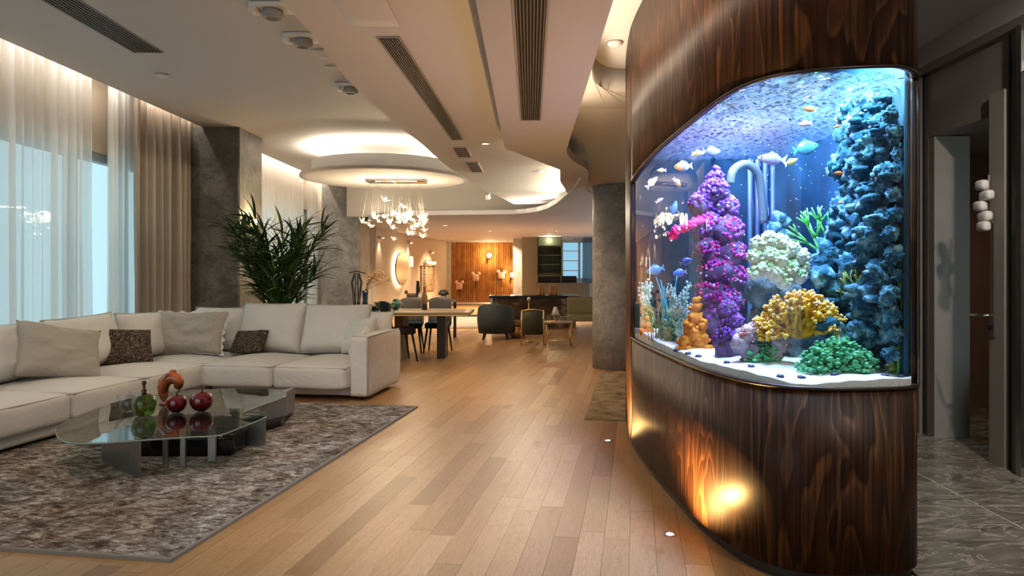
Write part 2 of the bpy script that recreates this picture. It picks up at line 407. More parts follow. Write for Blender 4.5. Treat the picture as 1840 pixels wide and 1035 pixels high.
area('cove_strip_soffit', (-3.35, 15.0, 2.53), (.1, .4, 1), 1.0, .03, 4, (1, .86, .64), roll=(-.5, 1.2, 0))
struct(MB().box(-4.0, 3.0, 15.3, 15.4, 2.50, 3.352).build('wall_added_above_soffit', CEIL2), 'added light-catching panel above the far lowered ceiling')  # added panel, catches the strip light where an unlit void would show
# corridor ceiling and the soffit that runs down to the round column
struct(MB().box(.28, 3.75, -3.2, 7.0, 3.10, 3.20).build('ceiling', CEIL), 'cream cove ceiling beside the walnut aquarium wall')
fr = [(.40, 5.2), (.485, 5.45), (.51, 5.68), (.55, 5.88), (.61, 6.04), (.69, 6.15), (.80, 6.2), (1.9, 6.2)]
b = MB(); nf = len(fr)
rows = [[(x, y, 2.90) for x, y in fr], [(.30 + (1.6 * i / (nf - 1)), 6.75, 2.875) for i in range(nf)],
        [(.40 + (1.7 * i / (nf - 1)), 8.9, 2.445) for i in range(nf)], [(.60 + (2.3 * i / (nf - 1)), 10.4, 2.43) for i in range(nf)]]
rows[1][0] = (.30, 6.6, 2.885)
v = [p for r in rows for p in r]; f = [(r * nf + i, r * nf + i + 1, (r + 1) * nf + i + 1, (r + 1) * nf + i) for r in range(3) for i in range(nf - 1)]
b.add(v, f, False)
o = struct(b.build('ceiling', CEIL2), 'sloping taupe soffit above the round column')
mod(o, 'SOLIDIFY', thickness=.02, offset=1)
b = MB().add([(x, y, 2.90) for x, y in fr] + [(x, y, 3.10) for x, y in fr], [(i, nf + i, nf + i + 1, i + 1) for i in range(nf - 1)], True)
mod(struct(b.build('trim_10', CEIL)), 'SOLIDIFY', thickness=.02, offset=0)

# left wall, windows, pillars
b = MB().box(-5.32, -5.1, 1.5, 17.2, 2.70, 3.70).box(-5.32, -5.1, 9.75, 10.95, 0, 2.70).box(-5.32, -5.1, 1.5, 3.6, 0, 2.7).box(-5.32, -5.1, 16.0, 17.2, 0, 2.7)
struct(b.build('wall_left', WALLB), 'beige wall above the tall windows')
FRM = plain('pale_window_frame', (.42, .50, .52), .4); GLS = clear('window_glass', (.80, .90, .92))
for k, (a, c, mull) in enumerate((((3.6), 9.75, (5.2, 6.5, 7.9, 8.9)), (10.95, 16.0, (12.2, 13.5, 14.8)))):
    w = struct(MB().box(-5.24, -5.14, a, c, 2.60, 2.70).box(-5.24, -5.14, a, c, .0, .08).box(-5.24, -5.14, a, a + .07, .08, 2.6).box(-5.24, -5.14, c - .07, c, .08, 2.6).build('window_%d' % (k + 1), FRM), None)
    for q in mull: MB().box(-5.23, -5.15, q - .04, q + .04, .08, 2.60).build('mullion', FRM, w)
    e = [a + .07] + list(mull) + [c - .07]
    for p, q in zip(e, e[1:]): MB().box(-5.195, -5.185, p + .03, q - .03, .08, 2.60).build('pane', GLS, w)
def column_block(x0, x1, y0, y1, z1, m, label):
    b = MB(); r = .02
    b.prism([(x0, y0), (x1 - r, y0), (x1, y0 + r), (x1, y1), (x0, y1)], 0, z1)
    return struct(b.build('column', m), label)
column_block(-5.1, -4.12, 9.9, 10.74, 3.352, PLASTER, 'olive plaster square pillar beside the taupe drape')
column_block(-4.76, -3.87, 16.0, 16.9, 3.352, PLASTER2, 'grey textured square pillar behind the leafy plant')
b = MB(); prof = [(.36, 0), (.36, .6), (.36, 1.2), (.36, 1.8), (.36, 2.45)]
b.lathe(prof, 48, (1.222, 9.4, 0))
struct(b.build('column', ROUGHC), 'round rough grey render column beside the aquarium wall')
# slanted beige wall with the mirror, back wall, far right
wa, wz = Vector((-4.15, 16.9)), Vector((-3.18, 27.0)); wd = (wz - wa).normalized(); wn = Vector((wd.y, -wd.x))
struct(MB().prism([tuple(wa), tuple(wz), tuple(wz - wn * .2), tuple(wa - wn * .2)], 0, 3.35).build('wall_left_far', WALLB), 'beige wall carrying the oval backlit mirror')
wb_ = struct(MB().box(-6, 3.6, 27.05, 27.25, 0, 3.35).build('wall_back', WALLB), 'far end wall')
SLAT = speckle('honey_wood_slat', [(.3, (.20, .075, .018)), (.5, (.34, .14, .035)), (.7, (.46, .21, .06))], 3, .45, .1)
x = XW(812, 27); k = 0; s0 = None
while x < XW(924, 27):
    w = rnd.choice((.07, .09, .11, .13)); o = MB().box(x, x + w - .012, 27.0, 27.05, 0, 2.42).build('slat', SLAT, wb_); o.location.y = -rnd.uniform(0, .03); x += w
struct(MB().box(XW(790, 27), XW(811, 27), 26.9, 27.05, 0, 2.42).build('trim_2', plain('pale_grey_panel', (.50, .49, .44), .5)))
struct(MB().box(XW(796, 26.8) - .02, XW(796, 26.8) + .02, 26.8, 26.9, 0, 2.42).build('trim_3', DARK))
struct(MB().box(XW(922, 24), XW(939, 24), 24, 24.3, 0, 2.42).build('column', plaster('pale_plaster', (.34, .33, .30), (.48, .47, .44), (.62, .61, .58), 3.0)), 'slim pale grey column at the end of the slatted wall')
struct(MB().box(XW(938, 23), XW(966, 23), 23.2, 23.4, 0, 2.42).build('wall_right_far', plain('olive_grey_panel', (.30, .29, .22), .35)), 'olive grey wall panel beside the shelving')
struct(MB().box(XW(1030, 24), 3.6, 24.2, 24.4, 0, 2.42).build('wall_right_back', plain('grey_blue_wall', (.25, .27, .27), .5)), None)
struct(MB().box(-1.2, 3.7, -3.3, -3.2, 0, 3.35).build('wall_rear', WALLB), None)
struct(MB().box(3.5, 3.62, 10.0, 27.2, 0, 3.35).build('wall_right_side', WALLB), None)

# right-hand corridor wall with door recess
b = MB()
b.box(3.17, 3.30, 5.52, 10, 0, 2.86).box(3.17, 3.30, 4.74, 5.52, 2.36, 2.86).box(3.17, 3.30, -3.2, 4.30, 0, 2.86).box(3.17, 3.30, 4.30, 4.735, 2.505, 2.86)
b.box(3.172, 3.45, 5.44, 5.515, 0, 2.355)
wr = struct(b.build('wall_right', WALLG), 'grey taupe panelled corridor wall')
struct(MB().box(3.12, 3.30, -3.2, 10, 2.86, 2.92).build('trim_4', WALLG)); struct(MB().box(3.15, 3.30, -3.2, 10, 2.92, 3.1).build('trim_5', CEIL))
struct(MB().box(3.30, 4.6, 6.6, 6.7, 0, 2.86).box(4.5, 4.6, 3.5, 6.7, 0, 2.86).build('wall_right_inner', plain('brown_inner_wall', (.16, .075, .035), .6)), 'dark brown wall seen through the narrow doorway')
struct(MB().box(3.31, 4.6, 3.5, 6.7, 2.37, 2.47).build('ceiling', WALLG), None)
struct(MB().box(3.155, 3.18, 5.54, 5.575, 0, 2.86).build('trim_6', DARK)); struct(MB().box(3.13, 3.175, 5.575, 5.66, 0, 2.86).build('trim_7', WALLG))
GLSD = clear('dark_door_glass', (.12, .12, .11), 1.5)
dr = struct(MB().box(3.13, 3.20, 4.58, 4.73, 0, 2.50).build('door_1', plain('grey_door_leaf', (.27, .245, .215), .4)), 'grey door leaf with a long steel lever handle')
MB().box(3.115, 3.13, 4.66, 4.70, .86, 1.62).build('handle_plate', STEEL, dr)
MB().tube([(3.13, 4.68, 1.0), (3.07, 4.68, 1.0), (3.06, 4.72, 1.0), (3.06, 4.86, .995)], .010, 8).build('lever', STEEL, dr)
MB().box(3.10, 3.117, 4.665, 4.695, .90, .935).build('lock_cylinder', plain('dark_lock', (.05, .05, .05), .3, .8), dr)
struct(MB().box(3.16, 3.19, 4.52, 4.58, 0, 2.86).build('trim_8', DARK))
struct(MB().box(3.14, 3.20, 4.43, 4.52, 0, 2.86).build('trim_9', plain('grey_mid_panel', (.19, .175, .155), .4)))
d2 = struct(MB().box(3.10, 3.16, 4.38, 4.43, 0, 2.86).box(3.11, 3.16, 3.3, 4.38, 2.56, 2.62).box(3.11, 3.16, 3.3, 4.38, 0, .06).build('door_2', STEEL), 'steel framed dark glass door at the picture edge')
MB().box(3.13, 3.145, 3.3, 4.38, .06, 2.56).build('pane', GLSD, d2)
# ---------------------------------------------------------------- aquarium wall
base = [(1.02, 7.2), (.92, 6.55), (.842, 6.05), (.790, 5.6), (.752, 5.1), (.757, 4.6), (.782, 4.2), (.806, 3.9), (.833, 3.6), (.872, 3.36), (.928, 3.14), (1.0, 2.995), (1.1, 2.9),
        (1.22, 2.865), (1.36, 2.862), (1.5, 2.88), (1.60, 2.915), (1.655, 2.965), (1.70, 3.07), (1.79, 3.38), (1.845, 3.7), (1.87, 4.2), (1.88, 5.1), (1.88, 7.2)]
cur = [Vector((p.x, p.y)) for p in catmull([Vector((*p, 0)) for p in base], 7)]
n_c = len(cur)
nor = []
for i in range(n_c):
    d = (cur[min(i + 1, n_c - 1)] - cur[max(i - 1, 0)]).normalized(); nor.append(Vector((d.y, -d.x)))
cen = Vector((1.35, 4.2))
if nor[80].dot(cur[80] - cen) < 0: nor = [-q for q in nor]
arc = [0.0]
for i in range(1, n_c): arc.append(arc[-1] + (cur[i] - cur[i - 1]).length)
i0 = min(range(n_c), key=lambda i: abs(cur[i].y - 5.08) + (10 if cur[i].x > 1.2 else 0))
i1 = min(range(n_c), key=lambda i: (cur[i] - Vector((1.668, 2.992))).length)
TOP = [(1127, 352), (1135, 325), (1150, 303), (1180, 270), (1220, 236), (1270, 196), (1300, 174), (1330, 157), (1370, 142), (1400, 135), (1450, 128), (1500, 123), (1560, 120), (1610, 119), (1632, 123), (1645, 131), (1652, 150)]
zt = []
for i in range(n_c):
    px = CX + F * cur[i].x / cur[i].y
    zt.append(H + (CY - lerp_table(TOP, px)) * cur[i].y / F)
for _ in range(3): zt = [(zt[max(i - 1, 0)] + 2 * zt[i] + zt[min(i + 1, n_c - 1)]) / 4 for i in range(n_c)]
ZB, ZC = .815, 3.10
def strip(ia, ib, z0, z1, off=0.0, nz=1):
    b = MB(); b.uv = []; m = ib - ia + 1
    for j in range(nz + 1):
        for i in range(ia, ib + 1):
            a = z0(i) if callable(z0) else z0; c = z1(i) if callable(z1) else z1
            p = cur[i] + nor[i] * off; z = a + (c - a) * j / nz
            b.v.append((p.x, p.y, z)); b.uv.append((arc[i], z))
    for j in range(nz):
        for i in range(m - 1): b.f.append((j * m + i, j * m + i + 1, (j + 1) * m + i + 1, (j + 1) * m + i)); b.sm.append(True)
    return b
cab = thing('aquarium_cabinet', 'curved dark walnut veneer wall that houses the large aquarium', 'cabinet', (0, 0, 0))
for nm, b in (('lower_panel', strip(i0, i1, .05, ZB)), ('upper_panel', strip(i0, i1, lambda i: zt[i], ZC)), ('side_panel', strip(0, i0, .05, ZC)), ('side_panel', strip(i1, n_c - 1, .05, ZC))):
    o = b.build(nm, WALNUT, cab); mod(o, 'SOLIDIFY', thickness=.025, offset=-1 if nor[80].dot(Vector((0, -1))) > 0 else 1)
strip(0, n_c - 1, .0, .05, -.02).build('plinth', plain('black_plinth', (.02, .016, .014), .4), cab)
def P3(i, z, off=0.0): q = cur[i] + nor[i] * off; return (q.x, q.y, z)
ring = [P3(i, ZB, .004) for i in range(i0, i1 + 1)] + [P3(i1, ZB + (zt[i1] - ZB) * t / 8, .004) for t in range(1, 8)] + [P3(i, zt[i], .004) for i in range(i1, i0 - 1, -1)] + [P3(i0, zt[i0] + (ZB - zt[i0]) * t / 8, .004) for t in range(1, 8)]
MB().tube(ring, .0075, 8, closed=True).build('window_frame', BRONZE, cab)
inner = [cur[i] - nor[i] * .035 for i in range(n_c) if cur[i].y <= 5.12]
MB().prism([tuple(p) for p in inner], 2.62, 2.66).build('hood', plain('white_hood', (.8, .8, .8), .5), cab)

tank = thing('aquarium_tank', 'large curved glass aquarium glowing blue with coral and fish', 'aquarium', (0, 0, 0))
TGL = clear('tank_glass', (.97, .99, 1.0), 1.40)
strip(i0, i1, ZB - .01, lambda i: zt[i] + .02, -.012).build('glass_front', TGL, tank)
jR = [i for i in range(n_c) if i >= i1 and cur[i].y <= 5.14]
bp = [cur[i] - nor[i] * .03 for i in jR]
iL = min(i for i in range(n_c) if cur[i].y <= 5.12)
bp.append(cur[iL] - nor[iL] * .03)
b = MB(); m = len(bp)
b.add([(p.x, p.y, .74) for p in bp] + [(p.x, p.y, 2.62) for p in bp], [(i, i + 1, m + i + 1, m + i) for i in range(m - 1)], True)
mback = Mt('deep_blue_backing'); vv = mback.co('Object'); mback.set(col=mback.ramp(mback.noise(vv, 2.5, 4), [(.3, (.003, .022, .036)), (.7, (.008, .055, .085))]), rough=.8, spec=.1)
mod(b.build('back_panel', mback.m, tank), 'SOLIDIFY', thickness=.02)
def ring_mesh(poly, c, rings, zf, smooth=True):
    b = MB(); n = len(poly); v = [(c.x, c.y, zf(c.x, c.y))]
    for r in range(1, rings + 1):
        for p in poly:
            q = c.lerp(p, r / rings); v.append((q.x, q.y, zf(q.x, q.y)))
    f = [(0, 1 + i, 1 + (i + 1) % n) for i in range(n)]
    for r in range(rings - 1):
        a = 1 + r * n; e = a + n
        for i in range(n): f.append((a + i, e + i, e + (i + 1) % n, a + (i + 1) % n))
    return b.add(v, f, smooth)
def sandz(x, y): return .845 + .03 * mnoise.noise(Vector((x * 3, y * 2, 1))) + .008 * mnoise.noise(Vector((x * 14, y * 11, 4))) + .02 * max(0, (y - 3.2))
SAND = speckle('white_reef_sand', [(.3, (.62, .63, .62)), (.7, (.85, .86, .86))], 60, .95, .6, .006)
cin = Vector((1.30, 3.95))
inner2 = [cur[i] - nor[i] * .022 for i in range(n_c) if cur[i].y <= 5.12]
sb = ring_mesh(inner2, cin, 12, sandz)
nn = len(inner2); bb = len(sb.v) - nn
sb.v += [(p.x, p.y, .79) for p in inner2]; sb.f += [(bb + i, bb + nn + i, bb + nn + (i + 1) % nn, bb + (i + 1) % nn) for i in range(nn)]; sb.sm += [False] * nn
so = sb.build('reef_sand', SAND); so['kind'] = 'stuff'; tag(so, 'white reef sand covering the aquarium bottom', 'sand'); so['kind'] = 'stuff'
# rippled water surface seen from below; lit by the hood lamps above it
ZS = 2.12
def wavez(x, y): return ZS + .016 * mnoise.noise(Vector((x * 9, y * 6, 2))) + .012 * mnoise.noise(Vector((x * 23 + 2 * mnoise.noise(Vector((x * 5, y * 5, 0))), y * 13, 7)))
wm = Mt('rippled_water_surface'); wv = wm.co('Object', scale=(1.0, .75, 1))
wn_ = wm.n('TexNoise', {'Vector': wv, 'Scale': 17, 'Detail': 4, 'Roughness': .6, 'Distortion': 2.6}).outputs['Fac']
fac = wm.ramp(wn_, [(.34, (.95,) * 3), (.44, (.70,) * 3), (.52, (.22,) * 3), (.62, (.04,) * 3)])
tr = wm.n('BsdfTransparent', {'Color': (.75, .9, 1, 1)}); gl = wm.n('BsdfGlossy', {'Color': (.75, .85, 1, 1), 'Roughness': .03})
tl = wm.n('BsdfTranslucent', {'Color': (.85, .92, 1, 1)}); m2 = wm.n('MixShader', {'Fac': .018}); wm.t.links.new(tr.outputs[0], m2.inputs[1]); wm.t.links.new(tl.outputs[0], m2.inputs[2])
mx = wm.n('MixShader', {'Fac': fac}); wm.t.links.new(m2.outputs[0], mx.inputs[1]); wm.t.links.new(gl.outputs[0], mx.inputs[2]); wm.t.links.new(mx.outputs[0], wm.o.inputs[0])
ring_mesh(inner2, cin, 60, wavez).build('water_surface', wm.m, tank)
wat = Mt('aquarium_water'); wt = wat.n('BsdfTransparent'); wat.t.links.new(wt.outputs[0], wat.o.inputs[0])
va = wat.n('VolumeAbsorption', {'Color': (.22, .66, .95, 1), 'Density': .13}); wat.t.links.new(va.outputs[0], wat.o.inputs[1])
MB().prism([tuple(cur[i] - nor[i] * .018) for i in range(n_c) if cur[i].y <= 5.11], .80, ZS + .03).build('water', wat.m, tank)
# hood lamps: fixtures with their own light
LAMPC = [((1.30, 3.20, 2.50), (.62, .34), (.52, .82, 1.0), 95), ((1.32, 3.75, 2.50), (.66, .36), (.50, .82, 1.0), 95), ((1.15, 4.05, 2.50), (.30, .5), (.58, .30, 1.0), 120), ((1.28, 4.65, 2.50), (.6, .4), (.62, .62, 1.0), 70)]
for k, (l, sz, c, p) in enumerate(LAMPC):
    t = thing('tank_lamp', ['white-blue lamp under the aquarium hood nearest the rounded front', 'white-blue lamp under the middle of the aquarium hood', 'violet lamp under the aquarium hood above the purple coral', 'pale violet lamp at the far end of the aquarium hood'][k], 'lamp', l, group='lamps under the aquarium hood')
    MB().box(-sz[0] / 2, sz[0] / 2, -sz[1] / 2, sz[1] / 2, .004, .12).build('housing', DARK, t)
    area('tank_light', (0, 0, 0), (0, 0, -1), sz[0] * .95, sz[1] * .95, p, c, parent=t)
# ---------------------------------------------------------------- curtains
SHEER = sheer('white_sheer', (.88, .88, .86), .34, .66); SHEER2 = sheer('cream_sheer', (.80, .76, .70), .10, .5)
TAUPE = sheer('taupe_drape_cloth', (.40, .33, .265), 0.0, .12); TAUPE2 = sheer('grey_drape_cloth', (.42, .38, .35), 0.0, .2)
def curtain(name, label, y0, y1, x, mat, amp, wl, seed, z0=.02, z1=3.55, group=None, gather=0.0, per=10):
    r = random.Random(seed); b = MB(); ys = []; y = y0
    n = int((y1 - y0) / wl * per) + 2; nz = 9
    ph = [r.uniform(0, 6.28) for _ in range(6)]
    for j in range(nz + 1):
        z = z0 + (z1 - z0) * j / nz; t = j / nz
        for i in range(n):
            s = i / (n - 1); yy = y0 + (y1 - y0) * s
            k = 2 * math.pi * (yy - y0) / wl
            w = math.sin(k + .8 * math.sin(k * .23 + ph[0]) + .25 * (1 - t) * math.sin(k * .37 + ph[1]))
            w = math.copysign(abs(w) ** .75, w) * (.75 + .35 * math.sin(k * .17 + ph[2])) * (1 + .3 * (1 - t) * math.sin(k * .31 + ph[3]))
            yo = gather * (1 - t) ** 1.5 * math.sin(math.pi * (1 - t)) * (s - .5)
            b.v.append((x + amp * w + .012 * mnoise.noise(Vector((yy * 3, z * .8, seed))), yy + yo + .012 * math.sin(k * .5 + ph[4] + 2 * t), z))
    for j in range(nz):
        for i in range(n - 1): b.f.append((j * n + i, j * n + i + 1, (j + 1) * n + i + 1, (j + 1) * n + i)); b.sm.append(True)
    return tag(b.build(name, mat), label, 'curtain', group)
curtain('sheer_curtain', 'wide white sheer curtain glowing with daylight behind the sofa', 4.2, 7.74, -4.86, SHEER, .055, .15, 1)
curtain('sheer_curtain', 'narrow white sheer curtain between the bare window strip and taupe drape', 8.06, 8.55, -4.87, SHEER, .04, .115, 2)
curtain('drape', 'heavy taupe drape hanging next to the olive plaster pillar', 8.42, 9.93, -4.80, TAUPE, .085, .19, 3, gather=-.12)
curtain('sheer_curtain', 'cream sheer curtain behind the tall leafy plant', 10.76, 15.0, -4.86, SHEER2, .035, .16, 4)
curtain('sheer_curtain', 'narrow cream sheer curtain beside the grey textured pillar', 15.3, 16.0, -4.86, SHEER2, .03, .15, 5)
b = curtain('drape', 'grey beige drape in the corner behind the dried flowers', 0, .62, 0, TAUPE2, .03, .13, 6, z1=2.9, per=8)
b.location = (-3.93, 16.9, 0); b.rotation_euler = (0, 0, -.10)
b = curtain('sheer_curtain', 'white sheer curtain above and behind the chandelier', 0, 2.6, 0, SHEER2, .03, .15, 8, z0=2.2, z1=3.33, per=8)
b.location = (-3.95, 17.0, 0); b.rotation_euler = (0, 0, -.096)

# ---------------------------------------------------------------- rug
rug = thing('rug', 'large distressed grey brown rug under the glass coffee table', 'rug', (-1.609, 3.119, 0), ROT)
MB().box(-2.75, -.0, 0, 3.53, .0005, .013).build('pile', rugmat('distressed_rug_pile'), rug)
MB().box(-2.76, .018, -.018, 0, .0005, .016).box(0, .018, 0, 3.548, .0005, .016).box(-2.76, 0, 3.53, 3.548, .0005, .016).build('binding', plain('rug_binding', (.25, .225, .195), .95), rug)
ru2 = thing('rug', 'small worn brown rug on the floor before the round column', 'rug', (.50, 6.10, 0), ROT)
MB().box(0, .95, 0, 2.78, .0005, .008).build('pile', speckle('worn_brown_pile', [(.3, (.10, .065, .035)), (.45, (.22, .155, .09)), (.6, (.34, .26, .17)), (.75, (.17, .12, .07))], 6, .95, .9, .02, 8), ru2)
MB().box(-.012, .96, -.012, 0, .0005, .010).box(-.012, 0, 0, 2.78, .0005, .010).build('binding', plain('worn_binding', (.30, .22, .14), .95), ru2)

# ---------------------------------------------------------------- sectional sofa (local frame: origin at the outer front corner of the arm)
sofa = thing('sectional_sofa', 'long off-white linen corner sofa along the windows', 'sofa', (-1.604, 6.915, 0), ROT)
MB().rbox((-.945, .52, .105), (1.55, .92, .13), .015, n=3).rbox((-2.25, -1.08, .105), (.98, 3.2, .13), .015, n=3).rbox((-2.25, .78, .105), (.98, .5, .13), .015, n=3).build('base', LINEN, sofa)
for x, y in ((-.12, .12), (-.12, .85), (-1.7, .12), (-2.6, .9), (-1.85, -1.6), (-2.6, -2.5), (-1.85, -2.5), (-1.85, -.1)):
    MB().box(x - .03, x + .03, y - .03, y + .03, .0135, .045).build('foot', DARK, sofa)
o = MB().rbox((-.095, .48, .345), (.19, .96, .61), .028, wob=.008, n=8, seed=3).build('arm', LINEN, sofa)
MB().tube([(-.002, .012, .06), (-.002, .012, .62), (-.012, .02, .645), (-.17, .02, .645)], .006, 6).tube([(-.004, .02, .64), (-.004, .94, .655)], .005, 6).build('piping', PIPE, o)
MB().rbox((-1.40, 1.00, .36), (2.75, .18, .58), .05, n=6, wob=.006).rbox((-2.70, -.80, .36), (.18, 3.75, .58), .05, n=6, wob=.006).build('back', LINEN, sofa)
def seat(cx, cy, w, d, seed):
    o = MB().rbox((cx, cy, .235), (w, d, .225), .042, crown=.055, n=10, wob=.008, seed=seed, bulge=.012).build('seat_cushion', LINEN, sofa)
    x0, x1, y0, y1, z = cx - w / 2 + .012, cx + w / 2 - .012, cy - d / 2 + .012, cy + d / 2 - .012, .336
    MB().tube([(x0, y0, z), (x1, y0, z), (x1, y1, z), (x0, y1, z)], .0065, 6, closed=True).build('piping', PIPE, o)
seat(-.575, .40, .78, 1.02, 1); seat(-1.365, .40, .78, 1.02, 2)
seat(-2.235, .50, .94, .92, 3)
seat(-2.205, -.46, .99, .93, 4); seat(-2.205, -1.345, .99, .80, 5); seat(-2.205, -2.23, .99, .93, 6)
def pillow_mesh(w, h, t, pinch=.08, seed=0, wr=.012, n=22, sag=0.0):
    b = MB(); idx = {}
    for sgn in (1, -1):
        for i in range(n + 1):
            for j in range(n + 1):
                u, v = 2 * i / n - 1, 2 * j / n - 1
                edge = i in (0, n) or j in (0, n)
                if edge and sgn == -1: idx[(sgn, i, j)] = idx[(1, i, j)]; continue
                x = w / 2 * u * (1 - pinch * (1 - v * v) * u * u); z = h / 2 * v * (1 - pinch * (1 - u * u) * v * v)
                T = max(0, (1 - u ** 4) * (1 - v ** 4)) ** .55
                y = sgn * t / 2 * T * (1 - sag * v)
                q = Vector((x * 6, z * 9, seed * 2.3 + sgn)); g = mnoise.noise(q) + .5 * mnoise.noise(q * 2.3)
                y += wr * g * (.35 + .65 * T) if not edge else wr * .6 * g
                z += .5 * wr * mnoise.noise(q * .7 + Vector((9, 0, 0)))
                idx[(sgn, i, j)] = len(b.v); b.v.append((x, y, z + h / 2))
    for sgn in (1, -1):
        for i in range(n):
            for j in range(n):
                q = (idx[(sgn, i, j)], idx[(sgn, i + 1, j)], idx[(sgn, i + 1, j + 1)], idx[(sgn, i, j + 1)])
                b.f.append(q if sgn == -1 else q[::-1]); b.sm.append(True)
    return b
def seam(w, h, pinch, n=40):
    P = []
    for k in range(n):
        for_e = k / n * 4; e = int(for_e); s = (for_e - e) * 2 - 1
        u, v = [(s, -1), (1, s), (-s, 1), (-1, -s)][e]
        P.append((w / 2 * u * (1 - pinch * (1 - v * v) * u * u), 0, h / 2 * v * (1 - pinch * (1 - u * u) * v * v) + h / 2))
    return P
def local_to_world(x, y): q = rot2(x, y); return (-1.604 + q[0], 6.915 + q[1])
def backcushion(x, y, w, h, t, rz, lean, seed, roll=0, z=.375):
    o = pillow_mesh(w, h, t, .05, seed, .014, 20, .25).build('back_cushion', LINEN, sofa, (x, y, z))
    o.rotation_euler = Matrix.Rotation(rz, 3, 'Z').to_4x4().to_3x3().to_4x4().to_euler() if False else (Matrix.Rotation(rz, 3, 'Z') @ Matrix.Rotation(lean, 3, 'X') @ Matrix.Rotation(roll, 3, 'Y')).to_euler()
    MB().tube(seam(w, h, .05), .006, 6, closed=True).build('piping', PIPE, o)
LE = math.radians(-17)
backcushion(-.72, .78, .80, .57, .27, 0, LE, 11); backcushion(-1.49, .78, .80, .58, .27, 0, LE, 12)
backcushion(-.27, .86, .36, .46, .2, -.12, LE, 19, 0, z=.40)
backcushion(-2.16, .84, .66, .52, .25, .12, LE, 13)
for k in range(4):
    backcushion(-2.50, .22 - .86 * k, .86, .50 + .015 * (k % 2), .26, math.pi / 2, LE, 14 + k, roll=.03 * (-1) ** k)
def throw(name, label, lx, ly, w, h, t, rz, lean, roll, mat, seed, z=.385, wr=.018, pinch=.09, ruffle=None, cat='pillow'):
    x, y = local_to_world(lx, ly)
    t_ = thing(name, label, cat, (x, y, z), group='throw pillows on the sofa')
    t_.rotation_euler = (Matrix.Rotation(rz + ROT, 3, 'Z') @ Matrix.Rotation(lean, 3, 'X') @ Matrix.Rotation(roll, 3, 'Y')).to_euler()
    o = pillow_mesh(w, h, t, pinch, seed, wr, 28).build('cover', mat, t_)
    if ruffle:
        b = MB(); n = 90; P = seam(w, h, pinch, n)
        for k in range(n):
            p = Vector(P[k]); c = Vector((0, 0, h / 2)); d = (p - c).normalized(); a = .012 * math.sin(k * 2.1) + .008 * math.sin(k * 5.3)
            e = .035 * (.6 + .4 * math.sin(k * 1.7)) * (1 if p.z > h * .55 or abs(p.x) > w * .44 else .35)
            b.v += [tuple(p - d * .01), tuple(p + d * e + Vector((0, a, 0)))]
        b.f = [(2 * k, 2 * k + 1, (2 * k + 3) % (2 * n), (2 * k + 2) % (2 * n)) for k in range(n)]; b.sm = [True] * n
        b.build('ruffle', ruffle, t_)
    return t_
BEIGE = fabric('beige_linen', (.46, .42, .36), (.38, .345, .29), 80, .95, .15, wrinkle=.7)
FUR = Mt('brown_bouclé'.replace('é', 'e')); fv = FUR.co('Object'); fa = FUR.noise(fv, 55, 5, .7, .5)
FUR.set(col=FUR.ramp(fa, [(.36, (.025, .017, .012)), (.5, (.10, .075, .055)), (.62, (.28, .23, .18)), (.72, (.42, .37, .31))]), rough=1, spec=.1); FUR.bump(fa, 1.0, .02)
throw('throw_pillow', 'large plain beige linen pillow at the window end of the sofa', -2.16, -1.40, .66, .54, .22, math.radians(66), math.radians(-34), math.radians(14), BEIGE, 31, wr=.028)
throw('throw_pillow', 'brown textured pillow near the sofa corner, beside the ruffled pillow', -2.27, -.42, .42, .38, .13, math.radians(58), math.radians(-30), math.radians(6), FUR.m, 32, wr=.008, pinch=.04)
throw('throw_pillow', 'creased cream pillow with a ruffled top edge in the sofa corner', -2.20, .33, .78, .50, .24, math.radians(8), math.radians(-22), 0, BEIGE, 33, wr=.034, ruffle=LINEN)
throw('throw_pillow', 'small brown and cream textured pillow before the white back cushion', -1.62, .52, .40, .28, .12, math.radians(-6), math.radians(-35), math.radians(-3), FUR.m, 34, wr=.01, pinch=.03, z=.40)
throw('throw_pillow', 'soft white pillow slumped against the sofa arm', -.30, .36, .36, .34, .15, math.radians(-72), math.radians(-25), math.radians(8), LINEN, 35, wr=.022, z=.385)
throw('throw_pillow', 'white pillow leaning in the angle of back cushion and arm', -.38, .58, .44, .42, .17, math.radians(-30), math.radians(-22), math.radians(-5), LINEN, 36, wr=.02, z=.40)

# ---------------------------------------------------------------- coffee table
ZT = .272
tabl = thing('coffee_table', 'low coffee table with a free-form smoked glass top on steel plates', 'table', (-2.55, 5.0, .0135))
out = [PZ2(100, 768, ZT), PZ2(103, 782, ZT), PZ2(114, 791, ZT), PZ2(150, 796, ZT), PZ2(250, 790, ZT), PZ2(340, 784, ZT), PZ2(392, 781, ZT), PZ2(430, 768, ZT), PZ2(470, 752, ZT), PZ2(476, 747, ZT), PZ2(455, 743, ZT), PZ2(436, 741, ZT),
       PZ2(470, 727, ZT), PZ2(509, 713, ZT), PZ2(513, 705, ZT), PZ2(500, 700, ZT), PZ2(440, 698, ZT), PZ2(385, 699, ZT), PZ2(330, 702, ZT), PZ2(232, 716, ZT), PZ2(150, 743, ZT)]
outc = [(p.x + 2.55, p.y - 5.0) for p in catmull([Vector((*p, 0)) for p in out + out[:1]], 4)[:-1]]
TGLS = clear('smoked_table_glass', (.60, .66, .65), 1.75)
MB().prism(outc, ZT - .0135 - .012, ZT - .0135).build('glass_top', TGLS, tabl)
MB().tube([(x, y, ZT - .0195) for x, y in outc], .0055, 6, closed=True).build('glass_edge', plain('greenish_glass_edge', (.22, .28, .27), .15), tabl)
zt_ = ZT - .0135 - .013
def L(px, py): q = PZ(px, py, .0135); return (q[0] + 2.55, q[1] - 5.0)
SMOKE = plain('smoked_steel', (.30, .29, .28), .3, .9)
a_, b_, c_ = L(183, 828), L(232, 853), L(250, 858)
